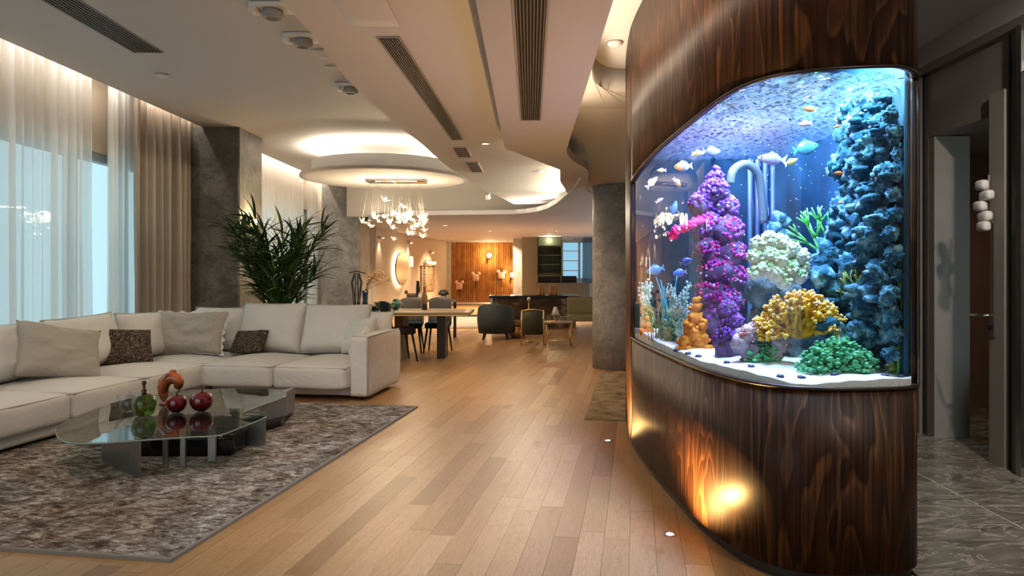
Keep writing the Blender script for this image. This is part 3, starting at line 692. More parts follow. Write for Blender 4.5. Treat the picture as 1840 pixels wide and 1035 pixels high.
for p, q, nm in ((a_, b_, 'support_plate'), (b_, c_, 'support_plate')):
    d = (Vector(q) - Vector(p)).normalized(); n_ = Vector((-d.y, d.x)) * .012
    MB().prism([p, q, (q[0] + n_.x, q[1] + n_.y), (p[0] + n_.x, p[1] + n_.y)], 0, zt_).build(nm, SMOKE, tabl)
for px, py, w in ((296, 841, .032), (328, 838, .032), (380, 829, .05)):
    q = L(px, py); MB().box(q[0] - w / 2, q[0] + w / 2, q[1], q[1] + .02, 0, zt_).build('support_bar', STEEL, tabl)
q0, q1 = L(245, 822), L(402, 828)
MB().rbox(((q0[0] + q1[0]) / 2, (q0[1] + q1[1]) / 2 + .22, .07), (q1[0] - q0[0], .30, .135), .01, n=3).build('plinth_block', plain('black_lacquer', (.012, .011, .012), .12), tabl)
MB().box(q0[0] - .12, q1[0] + .12, (q0[1] + q1[1]) / 2 + .36, (q0[1] + q1[1]) / 2 + .40, 0, zt_).build('support_plate', SMOKE, tabl)
r0, r1 = L(466, 770), L(513, 757)
MB().prism([r0, r1, (r1[0] - .02, r1[1] + .30), (r0[0], r0[1] + .25)], .045, zt_).build('support_block', plain('grey_lacquer', (.33, .31, .29), .35), tabl)
s0_ = L(418, 792)
MB().prism([s0_, L(505, 766), (r1[0], r1[1]), (r1[0] - .05, r1[1] + .28), (s0_[0] - .1, s0_[1] + .3)], 0, .05).build('plinth_block', plain('black_lacquer_low', (.012, .011, .012), .12), tabl)

def cglass(name, col, rough=.04): return Mt(name).set(col=col, rough=rough, spec=.8, coat=.6, coatr=.03).m
def apple(name, label, x, y, r, sq, mat, stem=True, leafm=None, group=None):
    t = thing(name, label, 'ornament', (x, y, ZT + .001), group=group); b = MB(); P = []
    for k in range(15):
        a = math.pi * k / 14; rr = math.sin(a) ** .85 * r * (1 + .12 * math.cos(a) * -1 * sq); zz = r * .93 * (1 - math.cos(a)) - (.16 * r * max(0, -math.cos(a)) ** 6)
        P.append((max(rr, 1e-7), zz + 0.0))
    P[0] = (r * .35, 0.0)
    b.lathe(P, 28); b.build('body', mat, t)
    if stem: MB().tube([(0, 0, 1.6 * r), (.006, 0, 1.95 * r), (.02, .0, 2.2 * r)], [.006, .005, .007], 6).build('stem', leafm or plain('dark_stem', (.04, .02, .012), .5), t)
    return t
RED = cglass('ruby_glass', (.11, .0015, .003)); 
xx = PZ(317, 741, ZT); apple('glass_pomegranate', 'dark red glass pomegranate in front of the amber sculpture', xx[0], xx[1], .072, .3, RED, group='red glass fruits')
xx = PZ(362, 739, ZT); apple('glass_pomegranate', 'larger dark red glass pomegranate at the end of the row of ornaments', xx[0], xx[1], .081, .2, RED, group='red glass fruits')
GREENG = Mt('green_glass'); GREENG.set(col=(.15, .22, .03), rough=.04, trans=.8, ior=1.45, coat=.5)
xx = PZ(259, 747, ZT); t = thing('glass_bottle', 'green glass apple-shaped bottle with a tall thin stopper', 'ornament', (xx[0], xx[1], ZT + .001))
MB().lathe([(.035, 0), (.06, .012), (.078, .05), (.083, .09), (.074, .128), (.045, .15), (.02, .153)], 28).build('body', GREENG.m, t)
MB().lathe([(.02, .15), (.013, .165), (.018, .178), (.009, .19), (.008, .215), (.016, .228), (.012, .245), (1e-6, .25)], 14).build('stopper', plain('brown_glass', (.06, .02, .01), .1), t)
AMB = Mt('amber_glass'); AMB.set(col=AMB.ramp(AMB.noise(AMB.co('Object'), 12, 3), [(.35, (.10, .02, .006)), (.6, (.45, .11, .02))]), rough=.06, coat=.6)
xx = PZ(306, 726, ZT); t = thing('glass_sculpture', 'amber glass ring-shaped sculpture standing behind the red fruit', 'ornament', (xx[0], xx[1], ZT + .001))
P = [(-.03, 0, .03), (-.05, 0, .07), (-.055, 0, .12), (-.045, 0, .165), (-.01, 0, .195), (.03, 0, .20), (.06, 0, .18), (.065, 0, .15), (.05, 0, .125)]
P = [tuple(p) for p in catmull([Vector(p) for p in P], 4)]
MB().tube(P, [.028 + .020 * math.sin(math.pi * k / (len(P) - 1)) for k in range(len(P))], 12).build('ring', AMB.m, t)
MB().lathe([(.05, 0), (.052, .01), (.03, .02), (.022, .035)], 20, (-.03, 0, 0)).build('foot', AMB.m, t)
MB().lathe([(.022, .22), (.026, .24), (.022, .262), (.006, .262)], 14, (.02, 0, 0)).build('spout', AMB.m, t)
CLR = clear('clear_glass', (.86, .88, .88), 1.6)
xx = PZ(222, 743, ZT); t = thing('glass_bowl', 'small clear glass teapot beside the green bottle', 'ornament', (xx[0], xx[1] + .08, ZT + .001))
MB().lathe([(.03, .0), (.05, .006), (.066, .04), (.062, .08), (.04, .105), (.028, .11)], 24).build('body', CLR, t)
MB().tube([(.05, 0, .07), (.085, 0, .10), (.07, 0, .13), (.03, 0, .135)], .006, 8).build('handle', CLR, t); MB().tube([(-.055, 0, .05), (-.085, 0, .09), (-.095, 0, .12)], [.012, .008, .007], 8).build('spout', CLR, t)
MB().lathe([(.03, .108), (.022, .125), (.008, .13), (.009, .145), (1e-6, .15)], 16).build('lid', CLR, t)

# ---------------------------------------------------------------- tall plant behind the sofa
plant = thing('potted_palm', 'tall bushy green bamboo palm behind the sofa', 'plant', (-3.12, 8.75, 0))
MB().lathe([(.20, 0), (.25, .05), (.27, .40), (.285, .50), (.255, .50), (.25, .44), (1e-6, .44)], 32).build('pot', plain('white_pot', (.62, .60, .58), .4), plant)
LEAF = Mt('palm_leaf'); lr = LEAF.n('ObjectInfo').outputs['Random']
LEAF.set(col=LEAF.ramp(lr, [(0, (.012, .035, .012)), (.45, (.025, .065, .018)), (.8, (.05, .11, .025)), (1, (.11, .17, .035))]), rough=.4, spec=.4)
STEM = speckle('palm_stem', [(.3, (.035, .06, .015)), (.7, (.11, .15, .04))], 8, .5, .2)
rp = random.Random(5); leaf_meshes = []
for k in range(6):
    b = MB(); n = 7; drop = rp.uniform(.10, .38); w = rp.uniform(.028, .04)
    for i in range(n + 1):
        t = i / n; x = t * (1 - .12 * drop * t); z = .10 * t - drop * t * t * t * .7
        ww = w * (math.sin(math.pi * min(1, t * .92 + .06)) ** .6) * (1 - .55 * t)
        b.v += [(x, -ww, z + .012), (x, 0, z), (x, ww, z + .012)]
    for i in range(n):
        a = 3 * i; b.f += [(a, a + 3, a + 4, a + 1), (a + 1, a + 4, a + 5, a + 2)]; b.sm += [True, True]
    leaf_meshes.append(b)
protos = [None] * 6; extra = MB()
for k in range(46):
    a = rp.uniform(0, 6.28); rr = math.sqrt(rp.random()); hgt = rp.uniform(1.25, 2.08) * (1 - .05 * rr); lean = rr * .50 + .04
    bx, by = .18 * rr * math.cos(a), .18 * rr * math.sin(a)
    top = Vector((bx + math.cos(a) * lean * 1.05, by + math.sin(a) * lean * .8, hgt)); mid_ = Vector((bx + math.cos(a) * lean * .25, by + math.sin(a) * lean * .2, .45 + (hgt - .45) * .55))
    P = [tuple(p) for p in catmull([Vector((bx, by, .43)), mid_, top], 5)]
    st = MB().tube(P, [.010 - .0006 * i for i in range(len(P))], 6).build('stem', STEM, plant)
    for j in range(20):
        t = .34 + .66 * rp.random() ** .8; q = min(len(P) - 1, int(t * (len(P) - 1)))
        p0 = Vector(P[q]); v = rp.randrange(6); az = a + rp.gauss(0, 1.0); el = rp.uniform(.0, 1.15) + .5 * (t - .6); sc = rp.uniform(.24, .44) * (1.0 if t > .55 else .8)
        M = (Matrix.Rotation(az, 3, 'Z') @ Matrix.Rotation(-el, 3, 'Y') @ Matrix.Rotation(rp.uniform(-.6, .6), 3, 'X'))
        if j >= 6:
            lm = leaf_meshes[v]; extra.add([p0 + M @ Vector((x * sc, y * .62, z * sc)) for x, y, z in lm.v], lm.f, True); continue
        if protos[v] is None: protos[v] = o = leaf_meshes[v].build('leaf', LEAF.m, st)
        else: o = inst(protos[v], 'leaf', st)
        o.location = p0; o.rotation_euler = M.to_euler(); o.scale = (sc, .62, sc)
LEAF2 = Mt('palm_leaf_mass'); LEAF2.set(col=LEAF2.ramp(LEAF2.n('NewGeometry').outputs['Random Per Island'], [(0, (.012, .035, .012)), (.45, (.025, .065, .018)), (.8, (.05, .11, .025)), (1, (.11, .17, .035))]), rough=.4, spec=.4)
stuff(extra.build('foliage', LEAF2.m, plant))
# ---------------------------------------------------------------- life in the aquarium
ra = random.Random(21)
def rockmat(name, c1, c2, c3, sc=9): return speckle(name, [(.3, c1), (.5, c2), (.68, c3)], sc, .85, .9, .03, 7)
ROCKB = rockmat('teal_reef_rock', (.005, .026, .05), (.022, .105, .165), (.26, .50, .58), 15); ROCKP = rockmat('pink_grey_reef_rock', (.10, .07, .10), (.30, .22, .26), (.62, .42, .42))  # teal ramp paints dark crevices and bright highlights into the rock colour
ROCKD = rockmat('dark_violet_reef_rock', (.035, .015, .045), (.11, .05, .13), (.26, .14, .30))
def coralmat(name, c1, c2, sc=25): return speckle(name, [(.35, c1), (.65, c2)], sc, .6, .5, .01, 3)
VIO = coralmat('violet_polyp', (.15, .03, .40), (.40, .12, .72)); MAG = coralmat('magenta_polyp', (.55, .0, .16), (.92, .05, .32)); PURP = coralmat('purple_polyp', (.14, .015, .22), (.42, .05, .44))
LILA = coralmat('lilac_polyp', (.50, .32, .70), (.80, .62, .90)); CREAM = coralmat('cream_coral', (.48, .48, .30), (.86, .84, .66), 30); YEL = coralmat('yellow_coral', (.50, .22, .008), (.80, .42, .025)); TIP = plain('white_coral_tip', (.90, .84, .82), .6)
ORA = coralmat('orange_coral', (.38, .065, .004), (.85, .24, .02)); GRN = coralmat('green_algae_leaf', (.03, .20, .08), (.14, .46, .20)); GRN2 = coralmat('bright_green_branch', (.05, .38, .06), (.22, .66, .14)); MINT = coralmat('mint_soft_coral', (.26, .52, .32), (.62, .82, .60)); OLV = coralmat('olive_algae', (.16, .20, .04), (.45, .48, .14)); TEAL = coralmat('teal_sponge', (.01, .22, .25), (.05, .45, .45)); REDP = coralmat('red_polyp', (.55, .04, .02), (.85, .20, .08))
def T(px, py, D): return Vector(PD(px, py, D))
def seat_z(x, y): return sandz(x, y) - .012
def rnd_dir(r=ra):
    z = r.uniform(-1, 1); a = r.uniform(0, 6.283); s = math.sqrt(1 - z * z); return Vector((s * math.cos(a), s * math.sin(a), z))
def polyps(cores, n, r0, r1, sub=1, seed=0, down=.3, squash=1.0):
    b = MB(); r = random.Random(seed); tot = sum(R ** 2 for c, R in cores)
    for c, R in cores:
        for _ in range(max(1, int(n * R * R / tot))):
            d = rnd_dir(r)
            if d.z < -down: d.z = -d.z
            if d.y > .35: d.y = -d.y                # most of them on the lit, visible side
            s = r.uniform(r0, r1); b.blob(Vector(c) + d * R * r.uniform(.88, 1.02), (s, s, s * squash), .3, 2, r.random() * 50, sub)
    return b
def reef(name, label, cores, mat, amp=.45, sub=3, cat='rock', seed=0, squash=1.0):
    x = sum(c[0] for c, R in cores) / len(cores); y = sum(c[1] for c, R in cores) / len(cores); zb = min(c[2] - R for c, R in cores)
    t = thing(name, label, cat, (x, y, zb)); b = MB()
    for k, (c, R) in enumerate(cores): b.blob((c[0] - x, c[1] - y, c[2] - zb), (R, R, R * squash), amp, 2.2, seed + k * 3.3, sub, True, amp * .6)
    b.build('rock', mat, t); t['_o'] = (x, y, zb); return t
def part(t, b, nm, mat, st=False):
    o_ = Vector(t['_o']); b.v = [tuple(Vector(p) - o_) for p in b.v]; q = b.build(nm, mat, t)
    if st: q['kind'] = 'stuff'
    return q
RB = [(2.9, 1.60), (2.965, 1.655), (3.07, 1.70), (3.38, 1.79), (3.7, 1.845), (4.2, 1.87), (6, 1.88)]      # end panel of the tank: depth, x
def col_cores(lst, D):  # (px, py, radius px); stones near the end panel stand further forward
    out = []
    for px, py, r in lst:
        d = D - max(0, min(D - 3.12, (px - 1548) / 70 * .40)) if px > 1480 and D > 3.4 else D
        c = T(px, py, d); R = r * d / F
        lim = lerp_table(RB, d) - .035 - R * 1.22
        if c.x > lim: R *= .86; c.x = min(c.x, lerp_table(RB, d) - .035 - R * 1.22)
        out.append((tuple(c), R))
    return out
# purple coral tower
D = 4.0; cz = seat_z(1.07, 4.0)
core = col_cores([(1286, 306, 6), (1284, 322, 15), (1283, 346, 26), (1258, 368, 22), (1302, 376, 26), (1272, 410, 30), (1302, 418, 34), (1275, 450, 30), (1308, 455, 32), (1288, 488, 34), (1312, 500, 30), (1280, 525, 30), (1302, 545, 34), (1290, 580, 36), (1300, 612, 36)], D)
tw = reef('coral_tower', 'tall violet and magenta coral tower in the aquarium', core, ROCKD, .3, 2, 'coral', 1)
up = core[:7]; lo = core[5:13]
part(tw, polyps(up, 620, .006, .015, 1, 3), 'violet_polyps', VIO, True); part(tw, polyps(up + lo, 420, .004, .010, 1, 4), 'lilac_polyps', LILA, True)
part(tw, polyps(lo, 560, .006, .014, 1, 5), 'magenta_polyps', MAG, True); part(tw, polyps(lo + core[13:], 520, .007, .015, 1, 6), 'purple_polyps', PURP, True)
arm = [T(1275, 392, 3.96), T(1250, 400, 3.93), T(1228, 408, 3.92), T(1206, 420, 3.92)]
b = MB().tube(arm, [.03, .026, .022, .012], 8)
for k in range(90):
    i = ra.randrange(3); p = arm[i].lerp(arm[i + 1], ra.random()); s = ra.uniform(.008, .015); b.blob(p + rnd_dir() * .026, s, .3, 2, k, 1)
part(tw, b, 'coral_arm', MAG)
# orange coral
core = col_cores([(1250, 540, 7), (1250, 553, 10), (1249, 572, 13), (1238, 582, 11), (1260, 586, 11), (1246, 600, 16), (1232, 612, 13), (1262, 608, 12), (1229, 628, 13), (1246, 632, 14), (1264, 628, 13), (1240, 592, 12), (1256, 618, 12)], 3.92)
oc = reef('orange_coral', 'knobbly orange coral standing in front of the violet tower', core, ORA, .18, 2, 'coral', 7)
part(oc, polyps(core, 46, .012, .022, 2, 8), 'knobs', ORA)
core = col_cores([(1163, 572, 5), (1162, 585, 8), (1157, 597, 9), (1168, 598, 9)], 4.75)
reef('orange_coral', 'small orange coral near the far end of the aquarium', core, ORA, .3, 2, 'coral', 9)
# violet rock and pink rock at the foot
core = col_cores([(1308, 556, 16), (1318, 578, 17), (1306, 600, 18), (1316, 622, 22), (1300, 628, 16)], 3.62)
v1 = reef('reef_rock', 'violet encrusted rock beside the orange coral', core, ROCKD, .35, 3, 'rock', 11); part(v1, polyps(core[:3], 130, .005, .011, 1, 12), 'violet_polyps', VIO, True)
core = col_cores([(1345, 605, 22), (1370, 598, 24), (1395, 612, 24), (1352, 632, 22), (1385, 634, 22), (1345, 650, 14), (1332, 618, 18), (1410, 600, 18)], 3.40)
p1_ = reef('reef_rock', 'pinkish grey rock under the yellow coral', core, ROCKP, .4, 3, 'rock', 14); part(p1_, polyps(core[:3], 120, .005, .010, 1, 15), 'pink_polyps', coralmat('pink_polyp', (.50, .15, .16), (.80, .42, .40)), True)
core = col_cores([(1375, 520, 34), (1410, 540, 34), (1385, 575, 36), (1440, 590, 40), (1420, 625, 36), (1465, 630, 30)], 3.85)
reef('reef_rock', 'dark rock carrying the cream coral', core, rockmat('dark_reef_rock', (.02, .04, .05), (.07, .11, .11), (.22, .26, .24)), .35, 3, 'rock', 17)  # dark grey-green rock colour
# blue rock wall
core = col_cores([(1546, 182, 26), (1572, 190, 26), (1528, 204, 22), (1568, 222, 38), (1600, 230, 26), (1540, 246, 32), (1584, 268, 38), (1534, 285, 32), (1510, 300, 20), (1574, 312, 42), (1608, 318, 26), (1545, 345, 38), (1592, 352, 36), (1528, 378, 32), (1568, 398, 44), (1606, 400, 30), (1522, 420, 34), (1596, 436, 40), (1550, 445, 46), (1508, 470, 38), (1574, 490, 46), (1610, 490, 30), (1530, 520, 44), (1594, 535, 42), (1548, 560, 46), (1500, 560, 34), (1590, 590, 42), (1530, 605, 44), (1574, 630, 34)], 3.50)
core += col_cores([(1600 + (k % 3) * 8, 205 + 36 * k, 13 + 3 * (k % 2)) for k in range(13)], 3.06)
bw = reef('reef_rock', 'towering craggy blue-green rock wall in the aquarium', core, ROCKB, .55, 4, 'rock', 20)
part(bw, polyps(core[:29], 150, .012, .05, 2, 22, squash=.45), 'rock_shelves', ROCKB, True)
part(bw, polyps(core[10:16], 42, .006, .012, 1, 23), 'red_polyps', REDP, True)
part(bw, polyps(core[:6], 50, .006, .016, 1, 24, squash=.5), 'pale_crust', plain('pale_blue_crust', (.62, .74, .80), .7), True)
core = col_cores([(1490, 590, 22), (1515, 612, 24), (1545, 620, 26), (1575, 615, 24), (1600, 632, 22), (1590, 655, 16)], 3.3)
reef('reef_rock', 'low teal rocks behind the green algae bush', core, ROCKB, .5, 3, 'rock', 31)
core = col_cores([(1478, 500, 20), (1500, 520, 24), (1485, 548, 24), (1520, 545, 26), (1598, 500, 22), (1608, 540, 22), (1600, 575, 24), (1612, 605, 20), (1470, 570, 18)], 3.42)
reef('reef_rock', 'dark blue rubble at the foot of the blue rock wall', core, ROCKB, .5, 3, 'rock', 36)
core = col_cores([(1398, 392, 13), (1412, 402, 12), (1392, 410, 14), (1405, 425, 16), (1395, 445, 18), (1402, 475, 22)], 4.25)
reef('reef_rock', 'small teal rock peak behind the cream coral', core, ROCKB, .5, 2, 'rock', 33)
# yellow coral
def branching(b, tips, p, d, L, r, depth, rr, spread=.75, flat=.75):
    q = p + d * L; b.tube([p, p.lerp(q, .5) + rnd_dir(rr) * L * .06, q], [r, r * .9, r * .8], 6)
    if depth == 0:
        tips.append((q, d, r)); return
    for k in range(rr.choice((2, 3, 3))):
        e = (d + rnd_dir(rr) * spread); e.y *= flat; e.normalize()
        if e.z < -.45: e.z *= -.3
        branching(b, tips, q, e, L * rr.uniform(.72, .9), r * .78, depth - 1, rr, spread, flat)
rr = random.Random(4); root = T(1438, 616, 3.34)
yc = thing('branching_coral', 'bushy golden yellow coral with pale tips in the aquarium', 'coral', root); yc['_o'] = tuple(root)
b = MB(); tips = []
for a in (-1.45, -1.15, -.85, -.55, -.25, 0.0, .25, .55, .85, 1.15, 1.4):
    for yy in (-.4, 0, .3):
        d = Vector((math.sin(a), yy + rr.uniform(-.15, .15), max(.22, math.cos(a)) * 1.1)).normalized(); branching(b, tips, root + Vector((0, 0, .03)), d, .064 + .010 * (abs(yy) < .1), .0145, 3, rr, .66)
for q, d, r in tips: b.blob(q, r * 1.5, .3, 2, rr.random() * 9, 1)
part(yc, b, 'branches', YEL)
b = MB()
for q, d, r in tips:
    for k in range(1):
        e = (d + rnd_dir(rr) * .9).normalized(); b.blob(q + e * r * 1.5, r * .6, 0, 1, 0, 1)
part(yc, b, 'tips', TIP, True)
# cream coral
core = col_cores([(1362, 440, 15), (1382, 432, 16), (1402, 436, 15), (1420, 450, 17), (1438, 462, 16), (1450, 478, 13), (1358, 462, 15), (1380, 458, 17), (1400, 466, 18), (1372, 482, 17), (1395, 492, 18), (1420, 482, 18), (1436, 496, 15), (1356, 490, 13), (1410, 508, 15)], 3.66)
cc = reef('cauliflower_coral', 'cream and pale green cauliflower coral behind the yellow coral', core, CREAM, .3, 2, 'coral', 41)
part(cc, polyps(core, 480, .006, .014, 1, 42), 'florets', CREAM, True)
part(cc, polyps(core[6:], 150, .006, .012, 1, 43), 'green_florets', coralmat('pale_green_floret', (.26, .42, .16), (.58, .70, .36)), True)
# algae bushes
def bush(name, label, px, py, D, w, h, mat, n, seed, size=(.008, .015), flat=.35):
    c = T(px, py, D); c.z = seat_z(c.x, c.y); t = thing(name, label, 'plant', c); r = random.Random(seed); b = MB(); s = MB()
    for k in range(n):
        d = rnd_dir(r); d.z = abs(d.z); rad = r.random() ** .4
        p = Vector((d.x * w * rad, d.y * w * .55 * rad, .012 + d.z * h * rad)); z = r.uniform(*size)
        b.blob(p, (z, z * r.uniform(.5, 1), z * r.uniform(flat, 1)), .5, 2, k, 1, False)
        if k % 6 == 0: s.tube([(p.x * .2, p.y * .2, -.0), tuple(p)], .003, 5)
    s.build('stalks', mat, t); b.build('leaves', mat, t)['kind'] = 'stuff'; return t
bush('algae_bush', 'wide bright green algae bush on the sand at the front glass', 1503, 668, 3.13, .185, .150, GRN, 620, 51)
bush('algae_bush', 'small green algae bush at the foot of the pink rock', 1370, 664, 3.36, .085, .10, GRN, 230, 52)
bush('algae_bush', 'small olive algae bush by the corner of the tank', 1614, 668, 3.14, .05, .15, OLV, 150, 53)
bush('algae_bush', 'yellowish algae tuft at the far left end of the tank', 1164, 604, 4.85, .045, .20, OLV, 150, 54)
bush('algae_bush', 'soft green algae tuft below the mint soft coral', 1212, 606, 4.40, .08, .22, coralmat('soft_green_algae', (.08, .26, .10), (.34, .52, .26)), 220, 55)
def blades(name, label, px, py, D, n, h, w, spread, mat, seed, lean=.25, r0=.004, top_z=None):
    c = T(px, py, D); c.z = seat_z(c.x, c.y) if top_z is None else top_z; t = thing(name, label, 'plant', c); r = random.Random(seed)
    for k in range(n):
        a = r.uniform(0, 6.28); q = r.random() * spread; p = Vector((q * math.cos(a), q * .6 * math.sin(a), 0)); hh = h * r.uniform(.55, 1); l = r.uniform(-lean, lean)
        P = [p, p + Vector((l * hh * .25, 0, hh * .4)), p + Vector((l * hh * .7, r.uniform(-.02, .02), hh * .75)), p + Vector((l * hh * 1.3, 0, hh))]
        MB().tube([tuple(x) for x in catmull(P, 3)], [r0 * (1 - .085 * i) for i in range(10)], 5).build('blade', mat, t)
    return t
blades('sea_grass', 'thin olive green sea grass near the far end of the tank', 1190, 605, 4.45, 26, .30, .1, .10, OLV, 61, .35)
blades('sea_grass', 'tall green ribbon grass at the right edge of the tank', 1622, 660, 3.10, 12, .55, .1, .035, GRN2, 62, .05, .006)
blades('sea_grass', 'dark green grass tuft among the low teal rocks', 1590, 640, 3.3, 16, .42, .1, .06, GRN, 63, .3, .005)
blades('sea_grass', 'teal sponge stalks left of the violet tower', 1196, 570, 4.5, 7, .48, .1, .05, TEAL, 64, .12, .013)
# mint soft coral and green branch plant
def feathery(name, label, px, py, D, h, mat, n, seed, w=.05, top=None):
    c = T(px, py, D); c.z = seat_z(c.x, c.y) if top is None else c.z; t = thing(name, label, 'coral', c); r = random.Random(seed); b = MB(); s = MB()
    for k in range(n):
        a = r.uniform(-1, 1); hh = h * r.uniform(.6, 1); P = [(0, 0, 0), (a * w * .6, r.uniform(-.02, .02), hh * .5), (a * w * 1.6, r.uniform(-.03, .03), hh)]
        P = [Vector(p) for p in P]; s.tube(P, [.007, .005, .003], 6)
        for j in range(60):
            u = r.uniform(.2, 1); q = P[0].lerp(P[1], u * 2) if u < .5 else P[1].lerp(P[2], u * 2 - 1); z = r.uniform(.005, .010); b.blob(q + rnd_dir(r) * .02, z, .4, 2, j, 1)
    s.build('stalks', mat, t); b.build('florets', mat, t)['kind'] = 'stuff'; return t
feathery('soft_coral', 'mint white feathery soft coral behind the orange coral', 1222, 600, 4.3, .40, MINT, 10, 71)
feathery('soft_coral', 'pale feathery soft coral at the far end of the tank', 1161, 600, 4.9, .36, MINT, 6, 72, .028)
rr = random.Random(8); root = T(1478, 460, 3.8); gb = thing('branching_plant', 'bright green branching plant growing above the cream coral', 'plant', root); gb['_o'] = tuple(root); b = MB(); tips = []
for a in (-.9, -.5, -.2, .15, .4): branching(b, tips, root, Vector((math.sin(a), rr.uniform(-.3, .2), math.cos(a))).normalized(), .11, .007, 2, rr, .5)
part(gb, b, 'branches', GRN2)
rr = random.Random(9); root = T(1545, 545, 3.28); gb = thing('branching_plant', 'yellow green branching plant in front of the blue rock wall', 'plant', root); gb['_o'] = tuple(root); b = MB(); tips = []
for a in (-.9, -.4, .3, .8): branching(b, tips, root, Vector((math.sin(a), -.2, math.cos(a))).normalized(), .07, .006, 2, rr, .6)
part(gb, b, 'branches', OLV)
# technical parts
ov = thing('overflow_pipe', 'pale blue ribbed acrylic overflow pipe at the back of the tank', 'pipe', T(1368, 600, 4.62)); zz = -ov.location.z
ACR = clear('blue_acrylic', (.55, .72, .85), 1.3); 
for k in range(7): MB().lathe([(.016, 0), (.016, 1.17)], 10, (-.075 + .025 * k, .01 * (k % 2), .87 + zz)).build('pipe', ACR if k % 2 else plain('pale_blue_acrylic', (.03, .075, .12), .5), ov)
P = catmull([T(1312, 330, 4.3), T(1318, 306, 4.3), T(1340, 295, 4.35), T(1362, 312, 4.4), T(1368, 350, 4.45), T(1372, 400, 4.5)], 5)
lp = thing('return_pipe', 'grey bent return pipe beside the violet tower', 'pipe', P[-1]); lp['_o'] = tuple(P[-1]); part(lp, MB().tube(P, .026, 12), 'pipe', plain('grey_pipe', (.13, .15, .17), .4))
PEBL = ['on the open sand before the orange coral', 'before the violet encrusted rock', 'left of the small green algae bush', 'in front of the small green algae bush', 'in front of the wide algae bush', 'between the two green algae bushes, close to the glass', 'beside the olive algae bush in the tank corner', 'nearest the far end of the tank', 'just right of the pebble before the orange coral', 'between the wide and the olive algae bush']
PEB = plain('dark_blue_pebble', (.02, .025, .06), .6); p0 = None
for k, (px, py) in enumerate(((1237, 645), (1306, 660), (1350, 672), (1402, 680), (1500, 686), (1440, 688), (1620, 680), (1215, 632), (1255, 652), (1590, 686))):
    D_ = 3.02 if px > 1380 else lerp_table([(1200, 4.0), (1240, 3.7), (1300, 3.4), (1380, 3.12)], px); x = XW(px, D_); z = sandz(x, D_)
    o = MB().blob((0, 0, 0), (.018, .014, .010), .4, 2, k, 2).build('pebble', PEB, None, (x, D_, z + .004)); tag(o, 'small dark pebble ' + PEBL[k], 'pebble', 'pebbles on the reef sand')
# fish
def fishmat(name, stops):
    m = Mt(name); x = m.n('SeparateXYZ', {'Vector': m.n('TexCoord').outputs['Generated']}).outputs[0]
    return m.set(col=m.ramp(x, stops), rough=.35, spec=.5).m
FM = dict(orange=fishmat('orange_fish', [(0, (.85, .28, .08)), (.5, (.80, .16, .04)), (1, (.70, .12, .03))]),
          clown=fishmat('striped_fish', [(0, (.85, .4, .1)), (.3, (.9, .9, .85)), (.45, (.15, .2, .5)), (.7, (.85, .35, .08)), (1, (.8, .3, .1))]),
          violet=fishmat('violet_fish', [(0, (.55, .60, .95)), (.4, (.30, .25, .80)), (.75, (.55, .45, .90)), (1, (.85, .75, .85))]),
          yellow=fishmat('yellow_fish', [(0, (.9, .9, .85)), (.4, (.85, .55, .05)), (.8, (.9, .7, .2)), (1, (.95, .9, .8))]),
          teal=fishmat('teal_fish', [(0, (.05, .25, .35)), (.5, (.05, .18, .28)), (1, (.15, .40, .45))]),
          white=fishmat('white_fish', [(0, (.8, .75, .65)), (1, (.9, .88, .8))]), blue=fishmat('blue_fish', [(0, (.75, .35, .08)), (.25, (.05, .15, .60)), (1, (.10, .30, .80))]),
          pink=fishmat('pink_fish', [(0, (.85, .75, .25)), (.5, (.80, .35, .35)), (1, (.75, .4, .4))]))
EYE = plain('fish_eye', (.01, .01, .01), .1)
def fish_mesh(deep):
    b = MB(); n = 12; m = 10; xs = [-.30 + .80 * i / n for i in range(n + 1)]
    for i, x in enumerate(xs):
        t = i / n; h = deep * (math.sin(math.pi * (t ** .8 * .93 + .05)) ** .8) * .5 + .018; w = h * .45
        for k in range(m):
            a = 2 * math.pi * k / m; b.v.append((x, w * math.cos(a), h * math.sin(a)))
    for i in range(n):
        for k in range(m): b.f.append((i * m + k, i * m + (k + 1) % m, (i + 1) * m + (k + 1) % m, (i + 1) * m + k)); b.sm.append(True)
    b.f += [tuple(range(m))[::-1], tuple(range(n * m, (n + 1) * m))]; b.sm += [True, True]
    def fin(pts, t=.012):
        k = len(b.v); q = len(pts); b.v += [(x, -t / 2, z) for x, z in pts] + [(x, t / 2, z) for x, z in pts]
        b.f += [tuple(range(k, k + q))[::-1], tuple(range(k + q, k + 2 * q))] + [(k + i, k + (i + 1) % q, k + q + (i + 1) % q, k + q + i) for i in range(q)]; b.sm += [False] * (q + 2)
    fin([(-.27, .015), (-.50, .20), (-.44, .0), (-.50, -.20), (-.27, -.015)])
    fin([(.22, deep * .40), (.05, deep * .50 + .10), (-.18, deep * .36 + .07), (-.14, deep * .22)]); fin([(.10, -deep * .44), (-.05, -deep * .45 - .09), (-.16, -deep * .22)])
    return b
FMESH = [fish_mesh(.34), fish_mesh(.50)]
def fish(label, px, py, D, Lpx, kind, ang=0, face=1, deep=0):
    L_ = Lpx * D / F; c = T(px, py, D); o = FMESH[deep].build('fish', FM[kind], None, c); o.scale = (L_,) * 3
    o.rotation_euler = (Matrix.Rotation(0 if face > 0 else math.pi, 3, 'Z') @ Matrix.Rotation(math.radians(-ang), 3, 'Y')).to_euler()
    tag(o, label, 'fish', 'fish in the aquarium')
    MB().blob((.38, .055 + .02 * deep, .04), .028, 0, 1, 0, 1).blob((.38, -.055 - .02 * deep, .04), .028, 0, 1, 0, 1).build('eye', EYE, o)
fish('orange fish high in the tank, below the water surface', 1455, 196, 3.4, 26, 'orange', 8, -1)
